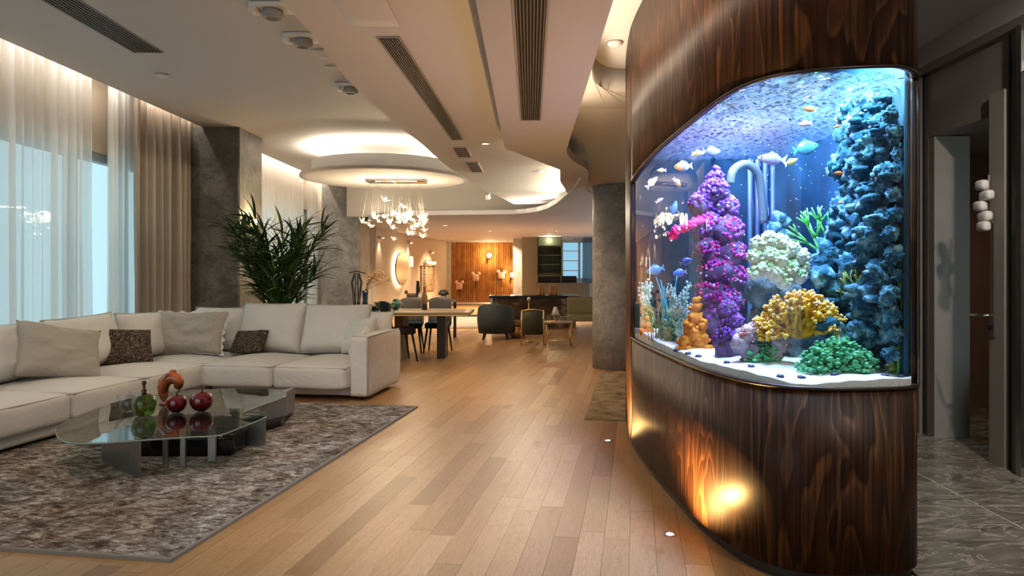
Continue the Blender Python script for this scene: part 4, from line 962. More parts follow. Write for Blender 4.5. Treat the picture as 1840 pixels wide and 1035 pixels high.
fish('pink and yellow fish below the high orange fish', 1447, 222, 3.4, 26, 'pink', -8, -1)
fish('tiny orange fish beside the top of the blue rock wall', 1505, 227, 3.35, 14, 'orange', -20, -1)
fish('long violet blue fish swimming in the upper middle of the tank', 1388, 286, 3.45, 54, 'violet', 5, -1)
fish('yellow and white fish at the tail of the violet fish', 1421, 291, 3.4, 26, 'yellow', 25, 1)
fish('dark teal fish in the shadow of the open water', 1447, 266, 3.9, 48, 'teal', 12, 1, 1)
fish('red and blue striped fish near the curved top frame', 1228, 299, 4.1, 34, 'clown', -5, -1, 1)
fish('small golden fish at the upper curve of the glass', 1189, 306, 4.45, 17, 'yellow', 0, -1)
fish('pale leaf-shaped fish near the far end of the tank', 1171, 328, 4.6, 28, 'white', 45, 1)
fish('small blue and orange fish swimming steeply upward', 1216, 327, 4.2, 20, 'clown', -50, 1, 1)
fish('tiny white and orange fish under the pale leaf-shaped fish', 1185, 360, 4.5, 16, 'clown', 30, 1)
fish('blue fish with an orange tail left of the violet tower', 1211, 376, 4.25, 30, 'blue', 75, 1)
fish('pale violet fish near the ripples above the violet tower', 1278, 272, 3.9, 32, 'violet', 0, 1, 1)
fish('bright yellow-white fish near the ripples above the violet tower', 1254, 275, 3.9, 22, 'yellow', 5, 1)
fish('small orange-red fish against the middle of the blue rock wall', 1508, 311, 3.2, 18, 'orange', 0, -1)
fish('small blue fish against the blue rock wall', 1612, 259, 3.22, 22, 'blue', 20, 1)
fish('green and yellow fish near the edge of the tank glass', 1634, 278, 3.1, 20, 'yellow', 55, 1)
fish('small pink fish at the right side of the blue rock wall', 1606, 335, 3.2, 16, 'pink', 5, -1)
fish('blue and yellow fish hovering beside the violet tower', 1232, 470, 4.15, 24, 'blue', 20, 1, 1)
fish('large grey blue fish behind the teal sponge stalks', 1178, 485, 4.62, 34, 'teal', -15, -1, 1)
fish('yellow-finned dark fish low beside the violet tower', 1222, 490, 4.3, 26, 'blue', -10, -1, 1)
b = MB(); r = random.Random(3)
for k in range(170):
    D_ = r.uniform(3.1, 4.2); px = r.uniform(1330, 1600); x = XW(px, D_)
    if x < 1.70: b.blob((x, D_, r.uniform(1.2, 2.15)), r.uniform(.0012, .0028), 0, 1, 0, 1)
o = b.build('bubbles', plain('bubble_white', (.8, .9, 1.0), .3)); tag(o, 'fine bubbles drifting in the open water of the aquarium', 'bubbles'); o['kind'] = 'stuff'
# floor spotlights that graze the walnut
for k, (i_y, lab) in enumerate(((3.46, 'recessed floor spotlight at the rounded front of the aquarium wall'), (5.30, 'recessed floor spotlight at the far end of the aquarium wall'))):
    i = min((q for q in range(n_c) if cur[q].x < 1.0), key=lambda q: abs(cur[q].y - i_y)); p = cur[i] + nor[i] * .16
    t = thing('floor_spotlight', lab, 'spotlight', (p.x, p.y, .0), group='floor spotlights')
    MB().lathe([(.032, 0), (.032, .005), (.022, .005), (.020, .002), (1e-6, .002)], 24).build('rim', STEEL, t)
    MB().lathe([(.019, .0022), (1e-6, .0030)], 20).build('lens', emit('spot_lens_%d' % k, (1, .85, .6), 14), t)
    w_ = -nor[i]
    spot('floor_spot', (0, 0, .012), (w_.x * .16, w_.y * .16, 1), 105 if k == 0 else 65, (1.0, .56, .18), 150, 1.0, .015, t)
# ---------------------------------------------------------------- ceiling fittings
VENT = plain('vent_dark_metal', (.05, .048, .046), .5); VENTB = plain('vent_black_backing', (.010, .010, .010), .8); VFR = plain('vent_frame_grey', (.30, .28, .27), .6)
def vent(label, p0, p1, w, z, n, lengthwise=True, cat='vent'):
    d = Vector(p1) - Vector(p0); L = d.length; rz = math.atan2(d.y, d.x) - math.pi / 2; t = thing('ceiling_vent', label, cat, (p0[0], p0[1], z), rz, 'ceiling air vents')
    MB().box(-w / 2, w / 2, 0, L, -.003, 0).build('backing', VENTB, t)
    MB().box(-w / 2 - .012, -w / 2, -.012, L + .012, -.007, 0).box(w / 2, w / 2 + .012, -.012, L + .012, -.007, 0).box(-w / 2, w / 2, -.012, 0, -.007, 0).box(-w / 2, w / 2, L, L + .012, -.007, 0).build('frame', VFR, t)
    if lengthwise:
        for k in range(n):
            x = -w / 2 + w * (k + .5) / n; MB().box(x - w / n * .2, x + w / n * .2, 0, L, -.012, -.003).build('slat', plain_vent, t)
    else:
        for k in range(n):
            y = L * (k + .5) / n; MB().box(-w / 2, w / 2, y - L / n * .22, y + L / n * .22, -.010, -.003).build('slat', plain_vent, t)
    return t
plain_vent = plain('vent_slat_grey', (.13, .12, .115), .45, .3)
vent('dark slotted air vent nearest the curtains', (-3.52, 4.3), (-3.56, 6.5), .26, 3.349, 8)
vent('long slotted air vent in the lowered middle ceiling', (-.792, 3.92), (-.71, 6.96), .112, 2.619, 8)
vent('long black slotted air vent in the ceiling ribbon', (.006, 2.3), (.014, 5.13), .135, 2.419, 9)
vent('small pale square vent beyond the middle slotted vent', (-.735, 7.45), (-.735, 8.05), .135, 2.619, 5, False)
vent('small dark grille beyond the pale square vent', (-.69, 8.45), (-.68, 9.25), .135, 2.619, 6, False)
WHITE = plain('white_plastic', (.70, .68, .65), .4); GREYP = plain('grey_plastic', (.28, .27, .26), .35)
def spotbox(label, px, py, z, tilt):
    x, y, _ = PZ(px, py, z); t = thing('ceiling_spotlight', label, 'spotlight', (x, y, z), group='tilting ceiling spotlights')
    MB().rbox((0, 0, -.018), (.30, .22, .036), .012, n=3).build('mounting_plate', WHITE, t)
    b = MB(); b.lathe([(.02, -.03), (.075, -.035), (.085, -.07), (.07, -.10), (.055, -.10), (.05, -.085), (1e-6, -.08)], 20); b.build('lamp_head', GREYP, t)
    MB().rbox((-.13, -.03, -.045), (.07, .12, .06), .02, n=4).build('bracket', WHITE, t)
    return t
spotbox('white ceiling spotlight nearest the camera, cut by the picture top', 490, 10, 3.349, 0)
spotbox('white ceiling spotlight in the middle of the row of three', 545, 64, 3.349, 0)
s3 = spotbox('white ceiling spotlight with a glass flap, farthest of the row', 630, 152, 3.349, 0)
MB().rbox((.22, .35, -.035), (.22, .55, .05), .02, n=4).build('flap', CLR, s3)
for px, py, w, d, lab in ((585, 96, .20, .28, 'flat white access panel behind the middle ceiling spotlight'), (600, 120, .16, .10, 'thin white strip plate before the farthest ceiling spotlight'), (655, 12, .26, .5, 'large flat white access panel at the picture top')):
    x, y, _ = PZ(px, py, 3.349 if px < 640 else 2.619); zz = 3.349 if px < 640 else 2.619
    tag(MB().rbox((0, 0, -.006), (w, d, .012), .004, n=3).build('ceiling_panel', CEIL, None, (x, y, zz)), lab, 'panel', 'ceiling access panels')
def detector(label, x, y, z):
    t = thing('smoke_detector', label, 'detector', (x, y, z), group='smoke detectors')
    MB().lathe([(.06, 0), (.06, -.012), (.045, -.028), (1e-6, -.030)], 24).build('cover', WHITE, t); MB().lathe([(.062, 0), (.066, -.004), (.062, -.006)], 24).build('base', GREYP, t)
x, y, _ = PZ(292, 134, 3.349); detector('round white smoke detector near the curtains', x, y, 3.349)
x, y, _ = PZ(1105, 76, 3.099); detector('round smoke detector in the bright cove beside the walnut', x, y, 3.099)
def downlight(label, x, y, z, power=0, col=WARM, tilt=(0, 0, -1), angle=95, em=14, r=.045):
    t = thing('downlight', label, 'downlight', (x, y, z), group='recessed ceiling downlights')
    MB().lathe([(r, 0), (r, -.006), (r * .78, -.006), (r * .74, -.001)], 24).build('rim', WHITE, t)
    MB().lathe([(r * .74, -.0015), (1e-6, -.002)], 20).build('lens', LENS, t)
    if power: spot('downlight_beam', (0, 0, -.012), tilt, power, col, angle, .9, .04, t)
    return t
LENS = emit('downlight_lens', (1, .82, .58), 10)
x, y, _ = PZ(972, 308, 2.619); downlight('bright recessed downlight beside the glowing ceiling tip', x, y, 2.619, 60)
for k, (px, py, lab) in enumerate(((800, 405, 'small downlight above the dining chairs'), (812, 428, 'small downlight in front of the slatted wall'), (880, 415, 'small downlight above the armchair'), (905, 428, 'pair of small downlights by the slim column, first'), (1000, 415, 'downlight above the bar counter'), (765, 420, 'downlight above the oval mirror wall'))):
    x, y, _ = PZ(px, py, 2.419); downlight(lab, x, y, 2.419, (980, 800, 1100, 700, 1050, 340)[k], WARM, (0, 0, -1), 130, r=.07)
# fittings overhead and out of the frame that light the near half of the room
downlight('downlight above the open oak floor', -.75, 2.55, 2.619, 110, WARM2, (.08, .75, -1), 80)
downlight('downlight above the floor beside the aquarium', -.45, 7.2, 2.619, 130, WARM, (.3, .25, -1), 110)
downlight('downlight above the rug edge', -1.5, 2.3, 3.349, 120, WARM2, (-.25, .85, -1), 90)
downlight('downlight above the sofa end', -1.75, 5.2, 3.349, 110, WARM2, (-.15, .45, -1), 100)
downlight('downlight above the coffee table', -3.0, 3.0, 3.349, 80, WARM2, (0, .8, -1), 90)
downlight('added corridor downlight by the grey wall', 2.55, 2.6, 3.099, 220, NEUT, (.35, .8, -1), 110)  # added fill lamp that brightens the dark corridor
downlight('added corridor downlight near the camera', 2.3, .9, 3.099, 160, NEUT, (.1, .6, -1), 120)  # second added lamp, more fill for the corridor
x, y, _ = PZ(880, 345, 2.619); t = thing('ceiling_spotlight', 'small white spotlight on an arm beyond the dark grille', 'spotlight', (x, y, 2.619), group='tilting ceiling spotlights')
MB().box(-.02, .16, -.02, .02, -.03, 0).build('mounting_plate', GREYP, t); MB().tube([(0, 0, -.03), (-.02, 0, -.07)], .012, 8).lathe([(.03, -.13), (.045, -.10), (.04, -.06), (.02, -.05)], 16, (-.03, 0, 0)).build('lamp_head', WHITE, t)

# ---------------------------------------------------------------- round ceiling disc and chandelier
cx, cy = XW(692, 11.8), 11.8
o = struct(MB().lathe([(1e-6, 2.84), (1.30, 2.84), (1.385, 2.855), (1.39, 2.875), (1.38, 2.90), (1.20, 2.925), (1.20, 3.10), (1.185, 3.105), (1.10, 3.06), (1e-6, 3.06)], 96, (cx, cy, 0)).build('ceiling_disc', CEIL), 'round floating ceiling disc above the chandelier')
for k in range(12):
    a = 2 * math.pi * k / 12; area('disc_cove', (cx + 1.10 * math.cos(a), cy + 1.10 * math.sin(a), 3.12), (-math.cos(a) * .25, -math.sin(a) * .25, 1), .55, .05, 8, (1, .86, .66), roll=(-math.sin(a), math.cos(a), 0))
ch = thing('chandelier', 'wide crystal blossom chandelier hanging under the round ceiling disc', 'chandelier', (cx + .15, cy, 2.838))
MB().rbox((.05, 0, -.02), (1.0, .34, .04), .008, n=3).build('canopy', plain('mirror_canopy', (.6, .5, .4), .12, 1.0), ch)
rc = random.Random(15); wires = MB(); petal = None; bulb = None; drops = MB()
CRY = Mt('crystal_petal'); CRY.set(col=(.95, .88, .78), rough=.08, trans=.55, ior=1.35, emit=(1, .75, .45), es=.35); BULB = emit('warm_bulb', (1, .80, .52), 26)
def petals():
    b = MB()
    for k in range(5):
        a = 2 * math.pi * k / 5; M = Matrix.Rotation(a, 3, 'Z')
        pts = [(.008, 0, 0), (.03, -.022, .018), (.062, -.014, .040), (.075, 0, .052), (.062, .014, .040), (.03, .022, .018)]
        b.add([M @ Vector(p) for p in pts], [(0, 1, 2, 3, 4, 5)], True)
    return b
spots = [(XW(650, 11.8), .0, ZW(400, 11.8))]
for k in range(40): spots.append((XW(rc.uniform(668, 770), 11.8), rc.uniform(-.3, .3), ZW(rc.gauss(398, 11), 11.8)))
for k, (x, yy, z) in enumerate(spots):
    lx, lz = x - ch.location.x, z - ch.location.z
    wires.tube([(max(-.42, min(.52, lx * .85)), yy * .5, -.04), (lx, yy, lz + .03)], .0011, 4)
    if petal is None: petal = f_ = petals().build('blossom', CRY.m, ch); bulb = MB().blob((0, 0, .02), .020, 0, 1, 0, 2).build('bulb', BULB, f_)
    else: f_ = inst(petal, 'blossom', ch); inst(bulb, 'bulb', f_)
    f_.location = (lx, yy, lz); f_.rotation_euler = (rc.uniform(-.7, .7), rc.uniform(-.7, .7), rc.uniform(0, 6)); s = rc.uniform(.85, 1.35); f_.scale = (s, s, s)
stuff(wires.build('wires', plain('thin_wire', (.4, .36, .3), .4, .6), ch))
for k in range(4): point('chandelier_light', (-.42 + .27 * k, 0, -.62), 26, (1, .78, .50), .10, ch)

# ---------------------------------------------------------------- dining corner
NAVY = fabric('navy_velvet', (.012, .022, .040), (.020, .035, .060), 60, .8, .1); CHG = fabric('grey_chair_fabric', (.26, .235, .225), (.20, .18, .175), 80, .9, .15); BLKM = plain('black_metal', (.012, .011, .011), .4, .3); TOPW = plain('pale_oak_top', (.50, .36, .22), .35)
dt = thing('dining_table', 'long pale dining table with a dark slab leg behind the sofa', 'table', (XW(765, 10.4), 10.4, 0))
hw = (850 - 680) / F * 10.2 / 2
MB().rbox((0, 0, .695), (hw * 2, 1.05, .04), .012, n=4).build('tabletop', TOPW, dt)
MB().box(-hw * .98, hw * .98, -.50, .50, .660, .675).build('underframe', GOLD, dt)
MB().box(XW(796, 10.6) - dt.location.x - .06, XW(796, 10.6) - dt.location.x + .06, -.05, .35, 0, .66).build('slab_leg', plain('dark_slab', (.035, .03, .03), .35), dt)
MB().box(-hw * .55 - .06, -hw * .55 + .06, -.10, .35, 0, .66).build('slab_leg', plain('pale_slab', (.42, .32, .20), .4), dt)
def chair(label, x, y, rz, fab=CHG, scale=1.0, low=NAVY):
    t = thing('dining_chair', label, 'chair', (x, y, 0), rz, 'dining chairs'); w = .37
    MB().rbox((0, 0, .44), (w, .42, .10), .035, n=6).build('seat', low, t)
    b = MB(); n = 8
    for j in range(7):
        for i in range(n + 1):
            u = 2 * i / n - 1; v = j / 6; b.v.append((w / 2 * u * (1 - .05 * v), .20 + .05 * v - .05 * u * u, .44 + .43 * v - .03 * (abs(u) ** 4) * (v == 1)))
    for j in range(6):
        for i in range(n): b.f.append((j * (n + 1) + i, j * (n + 1) + i + 1, (j + 1) * (n + 1) + i + 1, (j + 1) * (n + 1) + i)); b.sm.append(True)
    o = b.build('backrest', fab, t); mod(o, 'SOLIDIFY', thickness=.045, offset=0)
    for sx in (-1, 1):
        for sy in (-1, 1): MB().tube([(sx * .14, sy * .15, .42), (sx * .19, sy * .22, 0)], [.020, .011], 8).build('leg', BLKM, t)
    return t
chair('grey and navy dining chair nearest the oval mirror', XW(738, 11.15), 11.15, .06); chair('grey and navy dining chair at the slab leg of the table', XW(787, 11.15), 11.15, -.05)
chair('black dining chair half hidden behind the sofa arm', XW(722, 10.3), 10.05, math.radians(118), NAVY, 1, plain('black_leather', (.015, .014, .014), .5)); 
sd = thing('sideboard', 'low navy sideboard behind the white sofa cushions', 'sideboard', (XW(640, 12.6), 12.7, 0))
MB().rbox((0, 0, .36), (.92, .42, .56), .012, n=3).build('body', NAVY, sd); MB().box(-.48, .48, -.23, .23, .64, .665).build('top', plain('navy_top', (.010, .018, .035), .25), sd)
for sx in (-.40, .40):
    MB().box(sx - .02, sx + .02, -.18, -.14, 0, .09).build('leg', BLKM, sd)
for k in range(2): 
    d_ = MB().box(-.44 + .45 * k, -.01 + .45 * k, -.222, -.212, .12, .60).build('door', NAVY, sd); MB().box(-.06 + .13 * k, -.05 + .13 * k, -.232, -.222, .30, .42).build('handle', GOLD, d_)
vs = thing('vase', 'dark blue glass vase of dried flowers beside the grey pillar', 'vase', (XW(656, 12.6), 12.6, .6655))
MB().lathe([(.04, 0), (.052, .02), (.045, .10), (.055, .22), (.062, .28), (.050, .28), (.045, .2), (1e-6, .05)], 20).build('body', plain('cobalt_glass', (.006, .022, .05), .08, spec=.8), vs)
DRY = speckle('dried_flower', [(.3, (.26, .13, .05)), (.7, (.62, .38, .19))], 20, .9, .4); b = MB(); s = MB(); r = random.Random(2)
for k in range(7):
    e = Vector((.08 + .065 * k, r.uniform(-.08, .08), .62 - .012 * (k - 3) ** 2 + r.uniform(-.04, .04))); s.tube([(0, 0, .25), (e.x * .4, e.y * .5, .25 + (e.z - .25) * .6), tuple(e)], .004, 5)
    for j in range(22): p = Vector((e.x * .35, e.y * .5, .25 + (e.z - .25) * .55)).lerp(e, r.random()); b.blob(p + rnd_dir(r) * .035, (.02, .014, .010), .4, 2, j, 1)
s.build('stems', plain('dry_stem', (.20, .13, .06), .8), vs); stuff(b.build('blossoms', DRY, vs))
zt2 = .7155
def ornament(name, label, px, py, D, prof, mat, cat='vase', z=None):
    t = thing(name, label, cat, (XW(px, D), D, ZW(py, D) if z is None else z)); MB().lathe(prof, 20).build('body', mat, t); return t
o = ornament('bowl', 'green glass bowl at the sofa end of the dining table', 692, 0, 10.25, [(.04, 0), (.06, .008), (.13, .05), (.165, .12), (.155, .12), (.12, .055), (1e-6, .02)], plain('olive_glass', (.10, .13, .03), .1, spec=.7), 'bowl', zt2)
MB().lathe([(.165, .115), (.172, .122), (.165, .128)], 20).build('rim', plain('green_rim', (.20, .28, .05), .2), o)
o = ornament('vase', 'round teal ceramic jug on the dining table', 711, 0, 10.5, [(.035, 0), (.06, .02), (.075, .07), (.06, .12), (.03, .15), (.036, .17), (.03, .17)], plain('teal_glaze', (.03, .16, .20), .15), 'vase', zt2)
MB().tube([(.06, 0, .12), (.10, 0, .11), (.075, 0, .05)], .009, 8).build('handle', plain('white_glaze', (.65, .62, .58), .2), o)
o = ornament('candle_holder', 'brown wooden bottle-shaped holder between the two grey chairs', 763, 0, 10.55, [(.04, 0), (.04, .10), (.05, .11), (.045, .20), (.022, .26), (.022, .34), (.028, .345), (1e-6, .35)], plain('warm_wood_turned', (.38, .20, .09), .45), 'ornament', zt2)
MB().lathe([(.043, 0), (.043, .09), (.041, .09)], 20).build('base', plain('dark_wood_turned', (.04, .02, .012), .4), o)
sh = thing('shelf_table', 'narrow console behind the dining chairs', 'console', (XW(765, 13.6), 13.6, 0))
MB().box(-.62, .62, -.16, .16, .70, .735).build('top', plain('grey_console_top', (.25, .22, .20), .4), sh)
for sx in (-.57, .57):
    for sy in (-.12, .12): MB().box(sx - .015, sx + .015, sy - .015, sy + .015, 0, .70).build('leg', BLKM, sh)
zc = .7355; Dc = 13.6
o = thing('sculpture', 'brown animal-shaped sculpture on the console behind the chairs', 'ornament', (XW(740, Dc), Dc, zc)); BRN = plain('brown_ceramic', (.09, .05, .03), .4)
MB().rbox((0, 0, .085), (.20, .10, .09), .04, n=6).blob((-.11, 0, .15), (.035, .035, .04), .1, 2, 1, 2).build('body', BRN, o)
for sx in (-.07, .07): MB().tube([(sx, 0, .06), (sx, 0, 0)], [.02, .016], 8).build('leg', BRN, o)
o = ornament('jar', 'cream pot on the console beside the brown animal sculpture', 756, 0, Dc, [(.05, 0), (.065, .03), (.065, .09), (.04, .12), (.045, .13), (.03, .13)], plain('cream_pot', (.60, .50, .38), .5), 'jar', zc); MB().lathe([(.04, .13), (.02, .145), (1e-6, .15)], 16).build('lid', plain('tan_lid', (.35, .22, .12), .5), o)
o = ornament('bottle', 'slim black bottle on the console behind the chairs', 751, 0, Dc + .08, [(.038, 0), (.04, .05), (.04, .24), (.034, .28), (.030, .36), (.032, .365), (1e-6, .37)], plain('black_bottle', (.01, .009, .009), .2), 'bottle', zc); MB().lathe([(.034, .355), (.034, .372), (1e-6, .373)], 14).build('cap', BLKM, o)
o = thing('table_lamp', 'dark domed lamp on a white base on the console', 'lamp', (XW(797, Dc), Dc, zc))
MB().lathe([(.06, 0), (.07, .02), (.055, .09), (.03, .10)], 20).build('base', plain('white_lamp_base', (.62, .58, .52), .4), o); MB().lathe([(.105, .10), (.10, .14), (.07, .185), (.03, .20), (1e-6, .205), ], 20).build('shade', plain('dark_green_shade', (.035, .040, .025), .4), o)
# wall of the oval mirror
def onwall(px, py, off=.04):
    k = (px - CX) / F                              # meet the sight line x = k*y with the wall line
    t = (k * wa.y - wa.x) / (wd.x - k * wd.y); p = wa + wd * t; return Vector((p.x + wn.x * off, p.y + wn.y * off, ZW(py, p.y)))
WROT = math.atan2(wn.y, wn.x)
p = onwall(716, 483, .10); mr = thing('oval_mirror', 'tall oval bronze mirror with a warm light halo', 'mirror', p, WROT)
b = MB(); rx, rz_ = .66, .485 
n = 48; b.v = [(x_, rx * math.cos(2 * math.pi * k / n), rz_ * math.sin(2 * math.pi * k / n)) for x_ in (-.02, .02) for k in range(n)]
b.f = [tuple(range(n))[::-1], tuple(range(n, 2 * n))] + [(k, (k + 1) % n, n + (k + 1) % n, n + k) for k in range(n)]; b.sm = [False] * (n + 2)
b.build('glass', plain('bronze_mirror', (.30, .23, .13), .28, .85), mr)
MB().tube([(-.035, rx * .93 * math.cos(2 * math.pi * k / n), rz_ * .93 * math.sin(2 * math.pi * k / n)) for k in range(n)], .016, 6, closed=True).build('halo_strip', emit('halo_strip', (1, .80, .48), 30), mr)
for k, (px, py, lab) in enumerate(((681, 425, 'small wall lamp between the drape and oval mirror'), (733, 435, 'small wall lamp above and beyond the oval mirror'), (738, 470, 'slim bright wall light beside the oval mirror'), (772, 453, 'small wall lamp above the brown poster'))):
    p = onwall(px, py, .0); t = thing('wall_lamp', lab, 'lamp', p, WROT, 'wall lamps by the mirror')
    if k == 2:
        MB().box(0, .03, -.10, .10, -.17, .17).build('backplate', WHITE, t); MB().box(.03, .05, -.07, .07, -.14, .14).build('diffuser', emit('slim_diffuser', (1, .86, .62), 9), t)
    else:
        MB().box(0, .05, -.06, .06, -.05, .05).build('backplate', GREYP, t); MB().lathe([(.05, -.04), (.06, .02), (.045, .03), (1e-6, .03)], 14, (.11, 0, 0)).build('shade', WHITE, t); MB().lathe([(.04, -.042), (1e-6, -.045)], 14, (.11, 0, 0)).build('lens', LENS, t)
        spot('wall_lamp_beam', (.11, 0, -.06), (-.12, 0, -1), 26, WARM2, 80, .9, .03, t)
p = onwall(768, 500, .0); po = thing('poster', 'brown hanging poster with dark vertical lettering', 'poster', p, WROT)
MB().box(.02, .035, -.95, .95, -.42, .40).build('sheet', speckle('brown_poster_sheet', [(.3, (.20, .12, .06)), (.7, (.32, .21, .12))], 3, .7, .1), po)
MB().tube([(.03, -1.0, .41), (.03, 1.0, .41)], .018, 8).build('rail', plain('dark_rail', (.08, .05, .03), .5), po); b = MB(); r = random.Random(4)
for k in range(7): b.box(.036, .038, -.72, -.72 + r.uniform(.25, .4), .30 - .10 * k, .37 - .10 * k)
b.build('lettering', plain('dark_ink', (.03, .035, .05), .7), po)
b = MB()
for k in range(4): b.box(.036, .038, 0, .75 - r.uniform(0, .2), .28 - .17 * k, .295 - .17 * k)
b.build('lettering', plain('brown_ink', (.10, .06, .04), .7), po)
for k in range(3): 
    o = ornament('jar', ['left white jar on top of the brown poster rail', 'middle white jar on top of the brown poster rail', 'right white jar on top of the brown poster rail'][k], 762 + 7 * k, 0, 0.1, [(.07, 0), (.10, .03), (.10, .12), (.05, .15), (1e-6, .15)], plain('white_jar', (.75, .68, .58), .4), 'jar', 0)
    q = onwall(762 + 7 * k, 477, .06); o.location = q; MB().lathe([(.03, .15), (.03, .18), (1e-6, .19)], 12).build('lid', BRN, o); o['group'] = 'white jars above the poster'
bs = thing('metal_sculpture', 'spindly black metal sculpture before the grey textured pillar', 'sculpture', (XW(641, 15.3), 15.3, 0))
b = MB(); zz = ZW(553, 15.3)
for k in range(6): a = k * 1.05; b.tube([(0, 0, .0), (.06 * math.cos(a), .06 * math.sin(a), 0.55), (.12 * math.cos(a + .6), .12 * math.sin(a + .6), 1.05), (.05 * math.cos(a), .05 * math.sin(a), 1.25)], .012, 6)
b.tube([(-.16, 0, 1.26), (.0, 0, 1.30), (.20, 0, 1.24)], .014, 6); b.build('rods', BLKM, bs); MB().lathe([(.16, 0), (.16, .02), (1e-6, .02)], 20).build('base', BLKM, bs)
# wall sconce on the olive pillar behind the palm
sc = thing('wall_lamp', 'warm wall light on the side of the olive pillar behind the palm', 'lamp', (-4.118, 10.25, 2.02))
MB().box(0, .03, -.05, .05, -.09, .09).build('backplate', GOLD, sc); MB().lathe([(.03, -.06), (.045, 0), (.03, .06), (1e-6, .06)], 16, (.07, 0, 0)).build('shade', emit('sconce_glow', (1, .72, .38), 16), sc); point('sconce_light', (.10, 0, .10), 10, (1, .68, .34), .03, sc)

# ---------------------------------------------------------------- far lounge and bar
ac = thing('armchair', 'dark green tub armchair seen from behind before the bar', 'armchair', (XW(890, 13.2), 13.35, 0)); GRNV = fabric('dark_green_leather', (.055, .070, .068), (.042, .052, .052), 30, .5, .05)
def tub(R, z0, z1, a0, a1, th, slope=0.0):
    b = MB(); n = 20; rows_ = []
    for i in range(n + 1):
        a = a0 + (a1 - a0) * i / n; u = abs(2 * i / n - 1); top = z1 - slope * u ** 2.2
        for r_, z in ((R, z0), (R + .03, (z0 + top) / 2), (R + .015, top - .03), (R - .01, top), (R - th + .02, top), (R - th, top - .04), (R - th, z0)): b.v.append((r_ * math.sin(a), -r_ * math.cos(a), z))
    m = 7
    for i in range(n):
        for k in range(m): b.f.append((i * m + k, (i + 1) * m + k, (i + 1) * m + (k + 1) % m, i * m + (k + 1) % m)); b.sm.append(True)
    b.f += [tuple(range(m)), tuple(range(n * m, (n + 1) * m))[::-1]]; b.sm += [False, False]; return b
tub(.33, .12, .68, -2.0, 2.0, .09, .14).build('shell', GRNV, ac); MB().rbox((0, .05, .30), (.46, .50, .18), .05, n=6, crown=.03).build('seat', GRNV, ac)
MB().rbox((.10, -.05, .52), (.40, .14, .26), .06, n=6).build('cushion', plain('tan_cushion', (.36, .24, .14), .7), ac)
for sx in (-.2, .2):
    for sy in (-.2, .18): MB().tube([(sx, sy, .13), (sx * 1.15, sy * 1.15, 0)], [.026, .016], 8).build('leg', plain('dark_leg_wood', (.02, .012, .008), .4), ac)
bar = thing('bar_counter', 'long bar counter clad in dark brown marble', 'counter', (XW(958, 16.2), 16.2, 0)); bw_ = (1036 - 884) / F * 16 / 2
zb_ = ZW(531, 16)
MB().box(-bw_, bw_, -.25, .35, 0, zb_ - .06).build('front', speckle('brown_marble', [(.35, (.035, .021, .014)), (.52, (.085, .055, .036)), (.62, (.26, .19, .14))], 2.6, .15, .05, .002, 8), bar); MB().box(-bw_ - .04, bw_ + .08, -.30, .40, zb_ - .06, zb_).build('top', plain('black_stone_top', (.012, .012, .013), .15), bar)
MB().box(-bw_ - .005, -bw_ + .04, -.26, -.25, 0, zb_ - .06).box(bw_ - .03, bw_ + .01, -.26, -.25, 0, zb_ - .06).build('edge_trim', STEEL, bar)
rb = random.Random(6)
for k, (px, lab) in enumerate(((970, 'amber bottle at the start of the row on the bar'), (975, 'second amber bottle on the bar'), (989, 'small amber bottle alone in the middle of the bar'), (995, 'amber bottle near the end of the row on the bar'), (998, 'last amber bottle of the row on the bar'))):
    h_ = .22 + .04 * rb.random(); o = ornament('bottle', lab, px, 0, 16.2, [(.045, 0), (.05, .02), (.05, h_ * .55), (.018, h_ * .75), (.018, h_), (1e-6, h_)], plain('amber_bottle_%d' % k, (.42, .18, .04), .2), 'bottle', zb_ + .001); o['group'] = 'bottles on the bar'; MB().lathe([(.02, h_ * .93), (.02, h_ + .01), (1e-6, h_ + .011)], 10).build('cap', GOLD, o)
# display cabinet, window and splashback behind the bar
dc = thing('display_cabinet', 'tall glass fronted shelf cabinet behind the bar', 'cabinet', (XW(988, 22), 22.4, 0)); cw = (1010 - 966) / F * 22 / 2
MB().box(-cw, cw, .25, .28, 1.15, 2.40).box(-cw, -cw + .03, -.05, .28, 0, 2.40).box(cw - .03, cw, -.05, .28, 0, 2.40).build('carcass', plain('olive_black', (.045, .045, .03), .5), dc)
for k in range(4): MB().box(-cw + .03, cw - .03, -.03, .25, 1.20 + .30 * k, 1.225 + .30 * k).build('shelf', plain('pale_shelf', (.28, .28, .20), .5), dc)
MB().box(-cw, cw, -.06, -.05, 1.15, 2.40).build('glass_door', clear('cabinet_glass', (.75, .80, .72), 1.5), dc); MB().box(-cw, cw + .9, -.08, .28, .0, .92).build('base_unit', plain('olive_base', (.10, .095, .07), .5), dc)
MB().box(-cw + .03, cw + .5, .2, .24, .92, 1.14).build('splashback', plain('black_splashback', (.008, .008, .008), .2), dc)
point('cabinet_fill_light', (0, .05, 2.3), 24, (1, .9, .65), .05, dc)  # bare fill lamp added to brighten the dim cabinet
wx0, wx1 = XW(1010, 23), XW(1066, 23)
w3 = struct(MB().box(wx0, wx1, 23.3, 23.36, 2.25, 2.35).box(wx0, wx1, 23.3, 23.36, 1.0, 1.06).box(wx0, wx0 + .05, 23.3, 23.36, 1.06, 2.25).box(XW(1040, 23), XW(1044, 23), 23.28, 23.36, .0, 2.4).build('window_3', FRM), None)
MB().box(wx0, wx1, 23.40, 23.41, 1.0, 2.3).build('pane', emit('dusk_window', (.22, .44, .58), 1.2), w3)
for k in range(3): MB().box(wx0 + .05, XW(1040, 23), 23.29, 23.31, 1.30 + .33 * k, 1.325 + .33 * k).build('glazing_bar', GOLD, w3)
